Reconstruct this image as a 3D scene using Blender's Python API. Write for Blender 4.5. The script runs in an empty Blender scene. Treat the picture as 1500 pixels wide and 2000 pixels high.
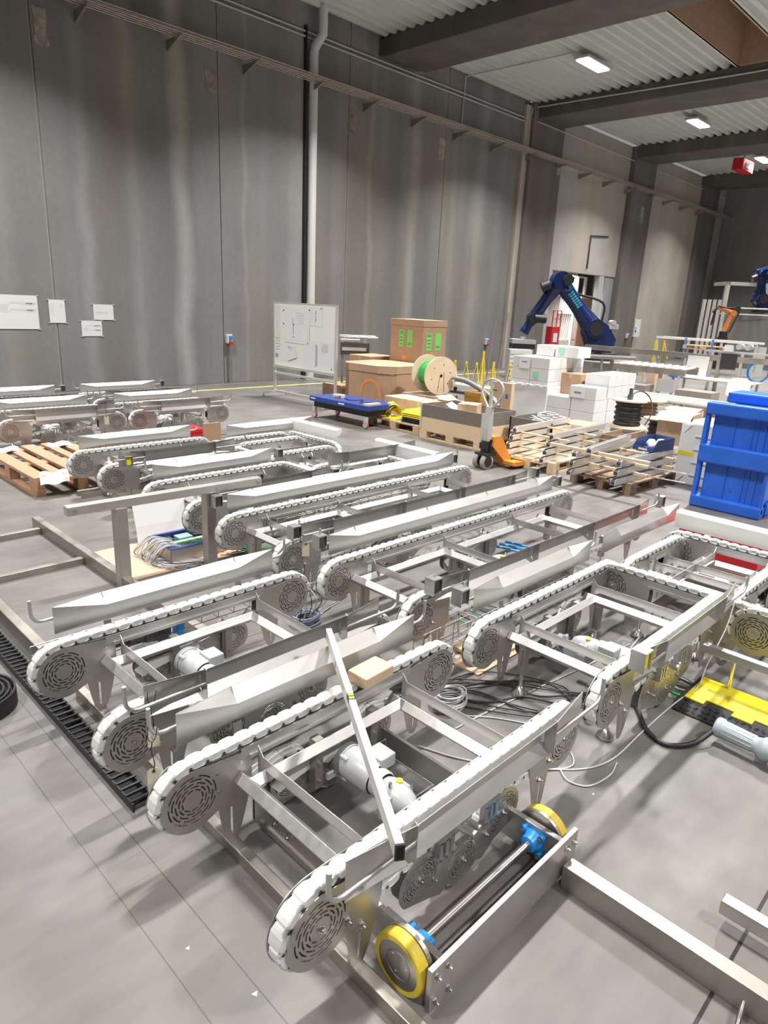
import bpy, math, random
from mathutils import Vector, Matrix
random.seed(7)
PI = math.pi
S = bpy.context.scene
C = S.collection
# ---------------------------------------------------------------- camera
W_, P_, R_ = math.radians(45.9973), math.radians(17.1567), math.radians(2.7572)
fwd = Vector((math.sin(W_)*math.cos(P_), math.cos(W_)*math.cos(P_), -math.sin(P_)))
rt = fwd.cross(Vector((0, 0, 1))).normalized()
up = rt.cross(fwd)
r2 = math.cos(R_)*rt + math.sin(R_)*up
u2 = -math.sin(R_)*rt + math.cos(R_)*up
cam = bpy.data.cameras.new('camera')
cam.sensor_fit = 'HORIZONTAL'
cam.sensor_width = 36
cam.lens = 36*1324.7/1500
cam.clip_start = .05
cam.clip_end = 200
co = bpy.data.objects.new('camera', cam)
C.objects.link(co)
co.matrix_world = Matrix(((r2.x, u2.x, -fwd.x, 0), (r2.y, u2.y, -fwd.y, 0), (r2.z, u2.z, -fwd.z, 2.0), (0, 0, 0, 1)))
S.camera = co
# ---------------------------------------------------------------- view, world
S.view_settings.view_transform = 'Standard'
S.view_settings.look = 'None'
S.view_settings.gamma = 1
S.view_settings.use_curve_mapping = False
S.view_settings.exposure = 0.0
w = bpy.data.worlds.new('world')
S.world = w
w.use_nodes = True
w.node_tree.nodes['Background'].inputs[0].default_value = (.9, .95, 1, 1)
w.node_tree.nodes['Background'].inputs[1].default_value = .3
# ---------------------------------------------------------------- lamps of the hall
LAMP_X = (-3.2, 3.8, 10.8, 17.8, 24.8, 31.5)
LAMP_Y = (10.5, 3.2, -4.0, -11.0)
LAMP_POWER = 520
LC = (1, .975, .945)
def area(name, loc, sx, sy, power, col=LC, rot=(0, 0, 0)):
    l = bpy.data.lights.new(name, 'AREA')
    l.shape = 'RECTANGLE'; l.size = sx; l.size_y = sy; l.energy = power; l.color = col; l.spread = 2.0
    o = bpy.data.objects.new(name, l); C.objects.link(o); o.location = loc; o.rotation_euler = rot
    return o
for lx in LAMP_X:
    for ly in LAMP_Y:
        p = LAMP_POWER
        if lx > 8 and -5 < ly < 5: p *= 1.5
        if lx < 8 and -5 < ly < 5: p *= .70
        if lx > 8 and ly > 5: p *= .85
        area('lamp_light', (lx, ly, 7.98), 1.1, .3, p)

# ---------------------------------------------------------------- materials
MATS = {}
def nd(nt, t, **k):
    n = nt.nodes.new(t)
    for a, b in k.items(): setattr(n, a, b)
    return n
def mat(name, col, rough=.5, metal=0., noise=0., scale=8., bump=0., emit=None, alpha=None, stretch=(1, 1, 1), rvar=0., spec=None, trans=0.):
    if name in MATS: return MATS[name]
    m = bpy.data.materials.new(name); m.use_nodes = True
    nt = m.node_tree; b = nt.nodes['Principled BSDF']
    b.inputs['Base Color'].default_value = (*col, 1); b.inputs['Roughness'].default_value = rough; b.inputs['Metallic'].default_value = metal
    if spec is not None: b.inputs['Specular IOR Level'].default_value = spec
    if trans: b.inputs['Transmission Weight'].default_value = trans
    if emit:
        b.inputs['Emission Color'].default_value = (*emit[0], 1); b.inputs['Emission Strength'].default_value = emit[1]
    if alpha is not None: b.inputs['Alpha'].default_value = alpha
    if noise or bump or rvar:
        tc = nd(nt, 'ShaderNodeTexCoord'); mp = nd(nt, 'ShaderNodeMapping'); mp.inputs['Scale'].default_value = stretch
        nt.links.new(tc.outputs['Object'], mp.inputs[0])
        nz = nd(nt, 'ShaderNodeTexNoise'); nz.inputs['Scale'].default_value = scale; nz.inputs['Detail'].default_value = 5
        nt.links.new(mp.outputs[0], nz.inputs['Vector'])
        if noise:
            mr = nd(nt, 'ShaderNodeMapRange'); mr.inputs['To Min'].default_value = 1-noise; mr.inputs['To Max'].default_value = 1+noise
            mr.inputs['From Min'].default_value = .3; mr.inputs['From Max'].default_value = .7
            nt.links.new(nz.outputs['Fac'], mr.inputs['Value'])
            vm = nd(nt, 'ShaderNodeVectorMath', operation='SCALE'); vm.inputs[0].default_value = col
            nt.links.new(mr.outputs[0], vm.inputs['Scale']); nt.links.new(vm.outputs[0], b.inputs['Base Color'])
        if rvar:
            mr = nd(nt, 'ShaderNodeMapRange'); mr.inputs['To Min'].default_value = rough-rvar; mr.inputs['To Max'].default_value = rough+rvar
            mr.inputs['From Min'].default_value = .3; mr.inputs['From Max'].default_value = .7
            nt.links.new(nz.outputs['Fac'], mr.inputs['Value']); nt.links.new(mr.outputs[0], b.inputs['Roughness'])
        if bump:
            bp = nd(nt, 'ShaderNodeBump'); bp.inputs['Strength'].default_value = bump; bp.inputs['Distance'].default_value = .01
            nt.links.new(nz.outputs['Fac'], bp.inputs['Height']); nt.links.new(bp.outputs[0], b.inputs['Normal'])
    MATS[name] = m
    return m
STEEL = mat('brushed_steel', (.58, .57, .555),   .40, .92, noise=.03, scale=5, rvar=.03, stretch=(1, 6, 6))
STEELP = mat('brushed_plate_steel', (.52, .50, .48), .42, .9, noise=.06, scale=9, rvar=.04, stretch=(1, 8, 8))
STEELD = mat('dull_tube_steel', (.42, .39, .36), .45, .85, noise=.12, scale=4, rvar=.08)
CHROME = mat('polished_steel', (.80, .78, .75), .22, 1.)
BOLT = mat('bolt_steel', (.62, .60, .56), .25, 1.)
WPLAST = mat('white_plastic_link', (.66, .67, .65), .38, 0, noise=.04, scale=30)
PIN = mat('dark_pin', (.05, .05, .05), .5)
GREYP = mat('grey_motor_paint', (.42, .43, .435), .35, 0, noise=.03, scale=12)
DKGREY = mat('dark_grey_paint', (.06, .065, .07), .4)
BLACK = mat('black_plastic', (.018, .018, .02), .5)
RUBBER = mat('black_rubber', (.02, .02, .022), .7, 0, noise=.3, scale=60, bump=.4)
BLUEP = mat('blue_bearing_plastic', (.02, .25, .66), .35)
YEL = mat('yellow_tyre', (.72, .55, .05), .4, 0, noise=.08, scale=10)
YELP = mat('yellow_plastic', (.80, .66, .02), .45)
ALU = mat('aluminium', (.74, .74, .72), .38, .6)
ALUW = mat('pale_aluminium', (.78, .78, .75), .4, .15)
PINE = mat('pine_wood', (.66, .50, .33), .6, 0, noise=.14, scale=6, stretch=(1, 12, 12))
OLDWOOD = mat('weathered_wood', (.26, .18, .12), .8, 0, noise=.3, scale=7, stretch=(1, 10, 10))
PALW = mat('pallet_wood', (.52, .37, .24), .75, 0, noise=.2, scale=7, stretch=(1, 10, 10))
GREYWOOD = mat('grey_weathered_board', (.17, .15, .13), .8, 0, noise=.3, scale=6, stretch=(1, 10, 10))
REDWOOD = mat('reddish_pallet_wood', (.46, .26, .16), .75, 0, noise=.2, scale=7, stretch=(1, 10, 10))
CARD = mat('cardboard', (.42, .27, .17), .8, 0, noise=.06, scale=6)
CARDL = mat('light_cardboard', (.56, .40, .28), .8, 0, noise=.06, scale=6)
PAPER = mat('paper', (.68, .69, .70), .7)
INK = mat('ink', (.10, .10, .11), .7)
TAG = mat('manila_tag', (.70, .66, .50), .7)
WHITEC = mat('white_carton', (.62, .62, .62), .6, 0, noise=.03, scale=3)
TEAL = mat('teal_print', (.05, .35, .42), .5)
ORANGE = mat('orange_paint', (.72, .27, .04), .35)
SPRAY = mat('orange_spray', (.75, .28, .08), .8)
NAVY = mat('navy_robot_paint', (.008, .022, .10), .22)
BLUEC = mat('blue_crate_plastic', (.02, .13, .62), .38, 0, noise=.1, scale=5)
BLUED = mat('blue_table_paint', (.02, .05, .24), .4)
RED = mat('red_plastic', (.55, .02, .03), .4)
GREEN = mat('green_paper', (.22, .62, .15), .6)
GREENC = mat('green_cable', (.03, .36, .08), .4)
GREYC = mat('grey_cable', (.42, .43, .44), .5)
SEAL = mat('seam_sealant', (.30, .29, .27), .8)
WIRE = mat('wire_steel', (.55, .53, .5), .3, .9)
LGREY = mat('light_grey_metal', (.50, .51, .51), .5, .2)
WBOARD = mat('whiteboard_enamel', (.74, .73, .68), .3)
FILM = mat('stretch_film', (.80, .81, .83), .25, 0, noise=.05, scale=20, bump=.3)
MILK = mat('pvc_pipe', (.62, .64, .63), .45)
FOAM = mat('white_sack', (.78, .77, .74), .8)
LAMPM = mat('lamp_glow', (1, 1, 1), .5, emit=((1, .97, .92), 9))

def floor_material():
    m = bpy.data.materials.new('polished_concrete_floor'); m.use_nodes = True
    nt = m.node_tree; b = nt.nodes['Principled BSDF']; L = nt.links.new
    tc = nd(nt, 'ShaderNodeTexCoord')
    def noise(sc, det=6, rot=None, st=(1, 1, 1)):
        mp = nd(nt, 'ShaderNodeMapping'); mp.inputs['Scale'].default_value = st
        if rot: mp.inputs['Rotation'].default_value = (0, 0, rot)
        L(tc.outputs['Object'], mp.inputs[0])
        n = nd(nt, 'ShaderNodeTexNoise'); n.inputs['Scale'].default_value = sc; n.inputs['Detail'].default_value = det
        L(mp.outputs[0], n.inputs['Vector']); return n.outputs['Fac']
    def ramp(v, a, b_, lo, hi):
        r = nd(nt, 'ShaderNodeMapRange'); r.inputs['From Min'].default_value = a; r.inputs['From Max'].default_value = b_
        r.inputs['To Min'].default_value = lo; r.inputs['To Max'].default_value = hi; L(v, r.inputs['Value']); return r.outputs[0]
    def mul(a, c):
        n = nd(nt, 'ShaderNodeMath', operation='MULTIPLY')
        for i, v in enumerate((a, c)):
            if isinstance(v, float): n.inputs[i].default_value = v
            else: L(v, n.inputs[i])
        return n.outputs[0]
    f = mul(ramp(noise(1.6, 5), .36, .64, .80, 1.10), ramp(noise(5, 8, .5, (1, 3, 1)), .3, .7, .90, 1.07))
    f = mul(f, ramp(noise(.45, 3), .4, .6, .93, 1.05))
    cr = nd(nt, 'ShaderNodeValToRGB'); cr.color_ramp.elements[0].color = (.172, .168, .158, 1); cr.color_ramp.elements[1].color = (.182, .166, .156, 1)
    cr.color_ramp.elements[0].position = .4; cr.color_ramp.elements[1].position = .6
    L(noise(.7, 3), cr.inputs[0])
    # saw-cut joints and pencil lines: |coord-c| < w within a range of the other coordinate
    sp = nd(nt, 'ShaderNodeSeparateXYZ'); L(tc.outputs['Object'], sp.inputs[0])
    def line(axis, c, wd, dark, lo=-60, hi=60):
        a = sp.outputs[axis]; o = sp.outputs[1-axis]
        s = nd(nt, 'ShaderNodeMath', operation='SUBTRACT'); L(a, s.inputs[0]); s.inputs[1].default_value = c
        ab = nd(nt, 'ShaderNodeMath', operation='ABSOLUTE'); L(s.outputs[0], ab.inputs[0])
        lt = nd(nt, 'ShaderNodeMath', operation='LESS_THAN'); L(ab.outputs[0], lt.inputs[0]); lt.inputs[1].default_value = wd
        g = nd(nt, 'ShaderNodeMath', operation='GREATER_THAN'); L(o, g.inputs[0]); g.inputs[1].default_value = lo
        h = nd(nt, 'ShaderNodeMath', operation='LESS_THAN'); L(o, h.inputs[0]); h.inputs[1].default_value = hi
        v = mul(mul(lt.outputs[0], g.outputs[0]), h.outputs[0])
        return ramp(v, 0, 1, 1, dark)
    for a in ((0, .885, .0022, .55), (0, .727, .0022, .62), (1, .318, .006, .12, 1.2, 8), (1, 1.9, .0016, .75, .70, .9), (1, 2.02, .0016, .8, .70, .95), (1, 7.9, .006, .35), (0, 5.6, .005, .5, 5, 20)):
        f = mul(f, line(*a))
    vm = nd(nt, 'ShaderNodeVectorMath', operation='SCALE'); L(cr.outputs[0], vm.inputs[0]); L(f, vm.inputs['Scale'])
    L(vm.outputs[0], b.inputs['Base Color'])
    L(ramp(noise(3, 6), .3, .7, .36, .55), b.inputs['Roughness'])
    b.inputs['Specular IOR Level'].default_value = .45
    return m
def wall_material(name, base, seams, streaks, amp=.10):
    m = bpy.data.materials.new(name); m.use_nodes = True
    nt = m.node_tree; b = nt.nodes['Principled BSDF']; L = nt.links.new
    tc = nd(nt, 'ShaderNodeTexCoord'); sp = nd(nt, 'ShaderNodeSeparateXYZ'); L(tc.outputs['Object'], sp.inputs[0])
    def noise(sc, st, det=5):
        mp = nd(nt, 'ShaderNodeMapping'); mp.inputs['Scale'].default_value = st; L(tc.outputs['Object'], mp.inputs[0])
        n = nd(nt, 'ShaderNodeTexNoise'); n.inputs['Scale'].default_value = sc; n.inputs['Detail'].default_value = det; L(mp.outputs[0], n.inputs['Vector']); return n.outputs['Fac']
    def ramp(v, a, b_, lo, hi):
        r = nd(nt, 'ShaderNodeMapRange'); r.inputs['From Min'].default_value = a; r.inputs['From Max'].default_value = b_
        r.inputs['To Min'].default_value = lo; r.inputs['To Max'].default_value = hi; L(v, r.inputs['Value']); return r.outputs[0]
    def mul(a, c):
        n = nd(nt, 'ShaderNodeMath', operation='MULTIPLY'); L(a, n.inputs[0]); L(c, n.inputs[1]); return n.outputs[0]
    f = mul(ramp(noise(1.6, (1, 1, .05), 3), .35, .65, 1-amp, 1+amp), ramp(noise(.8, (1, 1, .8), 6), .3, .7, .90, 1.08))
    f = mul(f, ramp(noise(9, (1, 1, 1), 8), .3, .7, .95, 1.04))
    nz = noise(.5, (1, 1, 1), 3)
    for (c, wd, g) in streaks:      # limy run-off streaks on the precast panels
        s = nd(nt, 'ShaderNodeMath', operation='SUBTRACT'); L(sp.outputs[0], s.inputs[0]); s.inputs[1].default_value = c
        ad = nd(nt, 'ShaderNodeMath', operation='MULTIPLY_ADD'); L(nz, ad.inputs[0]); ad.inputs[1].default_value = .5; L(s.outputs[0], ad.inputs[2])
        s2 = nd(nt, 'ShaderNodeMath', operation='SUBTRACT'); L(ad.outputs[0], s2.inputs[0]); s2.inputs[1].default_value = .25
        ab = nd(nt, 'ShaderNodeMath', operation='ABSOLUTE'); L(s2.outputs[0], ab.inputs[0])
        r = nd(nt, 'ShaderNodeMapRange'); r.interpolation_type = 'SMOOTHSTEP'
        r.inputs['From Min'].default_value = wd; r.inputs['From Max'].default_value = 0; r.inputs['To Min'].default_value = 1; r.inputs['To Max'].default_value = g
        L(ab.outputs[0], r.inputs['Value']); f = mul(f, r.outputs[0])
    cr = nd(nt, 'ShaderNodeValToRGB')
    cr.color_ramp.elements[0].color = (base[0]*1.04, base[1]*.99, base[2]*.93, 1); cr.color_ramp.elements[1].color = (base[0]*.96, base[1]*.99, base[2]*1.03, 1)
    cr.color_ramp.elements[0].position = .38; cr.color_ramp.elements[1].position = .62
    L(noise(.9, (1, 1, .12), 3), cr.inputs[0])
    vm = nd(nt, 'ShaderNodeVectorMath', operation='SCALE'); L(cr.outputs[0], vm.inputs[0]); L(f, vm.inputs['Scale'])
    L(vm.outputs[0], b.inputs['Base Color']); b.inputs['Roughness'].default_value = .75
    return m

# ---------------------------------------------------------------- mesh helpers
SPLIT = {'plate_bolts': 'bolt', 'drive_bolts': 'bolt', 'side_bolts': 'bolt', 'bearing_bolts': 'bolt', 'hub_screws': 'screw', 'beam_screws': 'screw', 'sprocket': 'sprocket', 'idler_wheel': 'idler_wheel',
         'hanger': 'hanger', 'slotted_block': 'slotted_block', 'tape': 'tape', 'print': 'printed_line', 'drawn_lines': 'drawn_line', 'handwriting': 'handwritten_line', 'blue_marks': 'blue_mark', 'name_label': 'name_label', 'bore_holes': 'bore_hole',
         'name_letters': 'name_letter', 'teal_lettering': 'teal_letter', 'label_print': 'printed_line', 'end_cap': 'end_cap', 'grip_recess': 'grip_recess', 'roller': 'roller', 'side_frame': 'side_frame', 'elbow_motor': 'elbow_motor', 'leg': 'leg', 'black_pads': 'black_pad', 'tie_cord': 'tie_cord', 'rib': 'rib', 'flap': 'flap', 'end_clamp': 'end_clamp', 'cable_tie': 'cable_tie', 'rear_drive': 'rear_drive', 'dark_motor': 'dark_motor', 'spray_mark': 'spray_mark'}
class MB:
    def __init__(s): s.v = []; s.f = []; s.m = []; s.sm = []; s.T = None
    def add(s, vs, fs, mi=0, smooth=False):
        n = len(s.v)
        if s.T is not None: vs = [s.T @ Vector(v) for v in vs]
        s.v += [tuple(v) for v in vs]
        for f in fs: s.f.append(tuple(n+i for i in f)); s.m.append(mi); s.sm.append(smooth)
        return s
    def box(s, x0, x1, y0, y1, z0, z1, mi=0, M=None):
        vs = [Vector(p) for p in ((x0, y0, z0), (x1, y0, z0), (x1, y1, z0), (x0, y1, z0), (x0, y0, z1), (x1, y0, z1), (x1, y1, z1), (x0, y1, z1))]
        if M is not None: vs = [M @ v for v in vs]
        return s.add(vs, [(0, 3, 2, 1), (4, 5, 6, 7), (0, 1, 5, 4), (1, 2, 6, 5), (2, 3, 7, 6), (3, 0, 4, 7)], mi)
    def cyl(s, p0, p1, r, n=16, mi=0, r1=None, caps=True, smooth=True):
        p0 = Vector(p0); p1 = Vector(p1); d = (p1-p0).normalized()
        a = d.orthogonal().normalized(); b = d.cross(a); r1 = r if r1 is None else r1
        vs = []
        for p, rr in ((p0, r), (p1, r1)):
            for i in range(n):
                t = 2*PI*i/n; vs.append(p+rr*(math.cos(t)*a+math.sin(t)*b))
        s.add(vs, [(i, (i+1) % n, n+(i+1) % n, n+i) for i in range(n)], mi, smooth)
        if caps:
            s.add(vs[:n], [tuple(reversed(range(n)))], mi); s.add(vs[n:], [tuple(range(n))], mi)
        return s
    def lathe(s, prof, origin=(0, 0, 0), axis='z', n=24, mi=0, smooth=True):
        O = Vector(origin)
        def pt(r, h, t):
            c, q = r*math.cos(t), r*math.sin(t)
            return O+Vector({'z': (c, q, h), 'x': (h, c, q), 'y': (c, h, q)}[axis])
        vs = []; k = len(prof)
        for i in range(n):
            for (r, h) in prof: vs.append(pt(r, h, 2*PI*i/n))
        fs = []
        for i in range(n):
            j = (i+1) % n
            for q in range(k-1): fs.append((i*k+q, j*k+q, j*k+q+1, i*k+q+1))
        return s.add(vs, fs, mi, smooth)
    def tube(s, pts, r, n=8, mi=0, closed=False):
        pts = [Vector(p) for p in pts]; k = len(pts); rings = []; prev = None
        for i, p in enumerate(pts):
            if closed: d = pts[(i+1) % k]-pts[i-1]
            else: d = pts[min(i+1, k-1)]-pts[max(i-1, 0)]
            d.normalize()
            if prev is None: a = d.orthogonal().normalized()
            else:
                a = prev-d*prev.dot(d)
                a = a.normalized() if a.length > 1e-6 else d.orthogonal().normalized()
            prev = a; b = d.cross(a)
            rings.append([p+r*(math.cos(2*PI*j/n)*a+math.sin(2*PI*j/n)*b) for j in range(n)])
        vs = [v for q in rings for v in q]; fs = []
        for i in range(k if closed else k-1):
            i2 = (i+1) % k
            for j in range(n): fs.append((i*n+j, i*n+(j+1) % n, i2*n+(j+1) % n, i2*n+j))
        s.add(vs, fs, mi, True)
        if not closed:
            s.add(rings[0], [tuple(reversed(range(n)))], mi); s.add(rings[-1], [tuple(range(n))], mi)
        return s
    def prism(s, poly, axis, a, b, mi=0, M=None):
        def P(u, v, w):
            q = Vector({'x': (w, u, v), 'y': (u, w, v), 'z': (u, v, w)}[axis])
            return M @ q if M is not None else q
        n = len(poly); vs = [P(u, v, a) for u, v in poly]+[P(u, v, b) for u, v in poly]
        fs = [tuple(range(n)), tuple(range(2*n-1, n-1, -1))]+[(i, (i+1) % n, n+(i+1) % n, n+i) for i in range(n)]
        return s.add(vs, fs, mi)
    def sheet(s, rows, th=.002, mi=0, off=None):
        """rows: list of rows of points; makes a plate of thickness th displaced along off"""
        off = Vector(off or (0, 1, 0)).normalized()*th
        r, c = len(rows), len(rows[0])
        A = [Vector(p) for q in rows for p in q]; vs = A+[p+off for p in A]; N = r*c; fs = []
        for i in range(r-1):
            for j in range(c-1):
                q = (i*c+j, i*c+j+1, (i+1)*c+j+1, (i+1)*c+j); fs.append(q); fs.append(tuple(N+k for k in reversed(q)))
        bd = [j for j in range(c)]+[i*c+c-1 for i in range(1, r)]+[(r-1)*c+j for j in range(c-2, -1, -1)]+[i*c for i in range(r-2, 0, -1)]
        for i in range(len(bd)):
            a, b = bd[i], bd[(i+1) % len(bd)]; fs.append((a, b, N+b, N+a))
        return s.add(vs, fs, mi)
    def mesh(s, name, mats):
        me = bpy.data.meshes.new(name); me.from_pydata(s.v, [], s.f)
        for m in (mats if isinstance(mats, (list, tuple)) else [mats]): me.materials.append(m)
        me.polygons.foreach_set('material_index', s.m); me.polygons.foreach_set('use_smooth', s.sm)
        me.update(); return me
    def build(s, name, mats, parent=None, loc=None, rot=None, bevel=0):
        if name in SPLIT and parent is not None:
            out = None
            for sub in s.pieces(): out = place(sub.mesh(SPLIT[name], mats), SPLIT[name], parent, loc, rot, bevel)
            return out
        return place(s.mesh(name, mats), name, parent, loc, rot, bevel)
    def pieces(s):
        par = list(range(len(s.v)))
        def find(a):
            while par[a] != a: par[a] = par[par[a]]; a = par[a]
            return a
        for f in s.f:
            for q in f[1:]: par[find(f[0])] = find(q)
        bb = {}
        for i, v in enumerate(s.v):
            r = find(i); b = bb.setdefault(r, [list(v), list(v)])
            for k in range(3): b[0][k] = min(b[0][k], v[k]); b[1][k] = max(b[1][k], v[k])
        rs = list(bb); ok = True; e = .0006
        grp = {r: r for r in rs}
        def gf(a):
            while grp[a] != a: a = grp[a]
            return a
        for i, a in enumerate(rs):
            for b in rs[i+1:]:
                if gf(a) != gf(b) and all(bb[a][0][k] <= bb[b][1][k]+e and bb[b][0][k] <= bb[a][1][k]+e for k in range(3)): grp[gf(a)] = gf(b)
        out = {}
        for j, f in enumerate(s.f):
            g = gf(find(f[0])); m, ix = out.setdefault(g, (MB(), {}))
            nf = []
            for q in f:
                if q not in ix: ix[q] = len(m.v); m.v.append(s.v[q])
                nf.append(ix[q])
            m.f.append(tuple(nf)); m.m.append(s.m[j]); m.sm.append(s.sm[j])
        return [m for m, _ in out.values()]
def place(me, name, parent=None, loc=None, rot=None, bevel=0):
    o = bpy.data.objects.new(name, me); C.objects.link(o)
    if parent: o.parent = parent
    if loc: o.location = loc
    if rot: o.rotation_euler = rot
    if bevel:
        b = o.modifiers.new('bevel', 'BEVEL'); b.width = bevel; b.segments = 2; b.limit_method = 'ANGLE'; b.angle_limit = .6
    return o
def tag(o, label, cat, group=None, kind=None):
    o['label'] = label; o['category'] = cat
    if group: o['group'] = group
    if kind: o['kind'] = kind
    return o
def struct(o, label=None):
    o['kind'] = 'structure'
    if label: o['label'] = label
    return o
def thing(name, label, cat, loc=(0, 0, 0), rz=0, group=None):
    o = bpy.data.objects.new(name, None); C.objects.link(o); o.empty_display_size = .1
    o.location = loc; o.rotation_euler = (0, 0, rz)
    return tag(o, label, cat, group)
def copy_tree(o, parent=None):
    c = o.copy(); C.objects.link(c); c.parent = parent
    for ch in list(o.children): copy_tree(ch, c)
    return c
def spline(pts, n=8):
    pts = [Vector(p) for p in pts]; out = []
    P = [2*pts[0]-pts[1]]+pts+[2*pts[-1]-pts[-2]]
    for i in range(1, len(P)-2):
        a, b, c, d = P[i-1:i+3]
        for k in range(n):
            t = k/n
            out.append(.5*((2*b)+(c-a)*t+(2*a-5*b+4*c-d)*t*t+(3*b-a-3*c+d)*t**3))
    return out+[pts[-1]]
def arc(cx, cy, r, a0, a1, n):
    return [(cx+r*math.cos(a0+(a1-a0)*i/n), cy+r*math.sin(a0+(a1-a0)*i/n)) for i in range(n+1)]
def cut_plate(name, outline, holes, th, m):
    """flat plate with real cut-outs, lying in XZ, thickness along +Y"""
    cu = bpy.data.curves.new(name, 'CURVE'); cu.dimensions = '2D'; cu.fill_mode = 'BOTH'; cu.extrude = th/2
    for poly in [outline]+holes:
        sp = cu.splines.new('POLY'); sp.points.add(len(poly)-1); sp.use_cyclic_u = True
        for p, (x, y) in zip(sp.points, poly): p.co = (x, y, 0, 1)
    o = bpy.data.objects.new(name, cu); C.objects.link(o)
    dg = bpy.context.evaluated_depsgraph_get()
    me = bpy.data.meshes.new_from_object(o.evaluated_get(dg))
    bpy.data.objects.remove(o); bpy.data.curves.remove(cu)
    me.transform(Matrix.Rotation(PI/2, 4, 'X')); me.transform(Matrix.Translation((0, th/2, 0)))
    me.materials.clear(); me.materials.append(m); me.name = name
    return me
def slots(cx, cy, r0, r1, rings, per=8, wd=.0028, rot=0., fill=.8):
    out = []
    for k in range(rings):
        r = r0+(r1-r0)*k/(rings-1)
        for i in range(per):
            a = rot+2*PI*(i+.5*(k % 2))/per; h = PI/per*fill
            out.append(arc(cx, cy, r+wd, a-h, a+h, 6)+arc(cx, cy, r-wd, a+h, a-h, 6))
    return out
def circ(cx, cy, r, n=12): return [(cx+r*math.cos(2*PI*i/n), cy+r*math.sin(2*PI*i/n)) for i in range(n)]
def bolt(mb, x, y, z, ax='y', s=1, r=.009, mi=0):
    e = Vector({'x': (1, 0, 0), 'y': (0, 1, 0), 'z': (0, 0, 1)}[ax])*s; p = Vector((x, y, z))
    mb.cyl(p, p+e*.002, r*1.35, 14, mi); mb.cyl(p+e*.002, p+e*.010, r, 6, mi, smooth=False); mb.cyl(p+e*.010, p+e*.016, r*.5, 8, mi)

# ================================================================ SETTING
WY = 14.1; XE = 38.0; CZ = 8.25
struct(MB().box(-12, XE+.3, -18, WY+.3, -.1, 0).build('floor', floor_material()))
wallm = wall_material('precast_wall', (.205, .204, .196), [], [(5.95, .22, 1.3), (6.95, .3, 1.25), (8.0, .3, 1.75), (9.6, .1, 1.2), (11.15, .5, 1.35), (13.5, .15, 1.3), (15.15, .3, 1.4), (4.3, .4, 1.15), (16.9, .3, 1.15), (18.1, .3, 1.15), (19.2, .3, 1.15)])
wall2 = wall_material('light_precast_wall', (.40, .38, .35), [], [], .05)
pilm = wall_material('pilaster_concrete', (.155, .145, .135), [], [], .12)
seams = [-9.5, -5.9, -2.2, 1.5, 5.23, 8.94, 12.66, 16.4, 20.4]
mb = MB()
for a, b in zip([-12]+seams[:-1], seams): mb.box(a+.016, b-.012, WY, WY+.3, 0, CZ+.3)
mb.box(-12, 20.4, WY+.02, WY+.3, 0, CZ)
wl = struct(mb.build('wall_left', wallm, bevel=.008), 'tall grey precast concrete wall of streaked panels with open vertical joints')
mb = MB()
mb.box(22.2, 22.8, WY, WY+.3, 0, CZ).box(22.8, 27.6, WY, WY+.3, 3.42, CZ).box(29.5, 34.9, WY, WY+.3, 0, CZ).box(36.5, XE+.3, WY, WY+.3, 0, CZ)
struct(mb.build('wall_left', wall2), 'pale concrete infill panels beyond the column with the doorway')
mb = MB()
for a, b in ((20.35, 22.25), (27.6, 29.5), (34.9, 36.6)): mb.box(a, b, WY-.22, WY+.3, 0, CZ)
struct(mb.build('wall_left', pilm, bevel=.01), 'dark concrete columns carrying the roof beams')
struct(MB().box(XE, XE+.3, -18, WY+.3, 0, CZ+.3).build('wall_end', wall_material('end_wall_concrete', (.24, .23, .225), [], [], .1)))
struct(MB().box(-12.3, -12, -18, WY+.3, 0, CZ+.3).build('wall_rear', wall2))
struct(MB().box(-12.3, XE+.3, -18.3, -18, 0, CZ+.3).build('wall_right', wall2))
for k, a in enumerate(seams[:-1]): struct(MB().box(a-.030, a-.012, WY-.004, WY+.02, 0, CZ-.02).build('trim_%d' % (k+20), SEAL))
# light smooth strip beside the first column
struct(MB().box(20.08, 20.36, WY-.10, WY+.05, 0, CZ-.1).build('trim_1', wall2))
# corrugated roof: ribs run along the hall (x)
roofm = mat('roof_sheet', (.52, .54, .51), .55, .0, noise=.04, scale=2)
def corrugated(name, x0, x1, y0, y1, z=CZ):
    p = .30; y = y0; pts = []
    while y < y1: pts += [(y, 0), (y+.09, 0), (y+.12, .12), (y+.26, .12)]; y += p
    rows = [[(x, q[0], z+q[1]) for q in pts] for x in (x0, x1)]
    return struct(MB().sheet(rows, .01, off=(0, 0, 1)).build(name, roofm))
corrugated('ceiling', -12, 14.6, -18, WY); corrugated('ceiling', 14.6, 21.5, 7.9, WY)
corrugated('ceiling', 14.6, 21.5, -18, 6.7); corrugated('ceiling', 21.5, XE, -18, WY)
struct(MB().box(-12.3, XE+.3, -18.3, WY+.3, 9.6, 9.7).box(15.2, 20.6, 7.88, 7.94, CZ, 9.6).box(15.2, 20.6, 6.66, 6.72, CZ, 9.6).box(20.5, 20.6, 6.66, 7.94, CZ, 9.6).box(15.2, 15.3, 6.66, 7.94, CZ, 9.6).build('ceiling', mat('roof_upstand', (.38, .25, .17), .8, noise=.1)), 'brown timber upstand around the roof opening')
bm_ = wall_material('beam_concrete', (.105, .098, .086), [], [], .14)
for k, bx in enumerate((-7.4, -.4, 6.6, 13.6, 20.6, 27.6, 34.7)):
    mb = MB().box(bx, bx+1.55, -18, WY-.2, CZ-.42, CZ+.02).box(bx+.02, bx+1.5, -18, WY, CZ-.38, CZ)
    o = struct(mb.build('trim_%d' % (k+2), bm_, bevel=.02), 'concrete roof beam')
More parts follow.
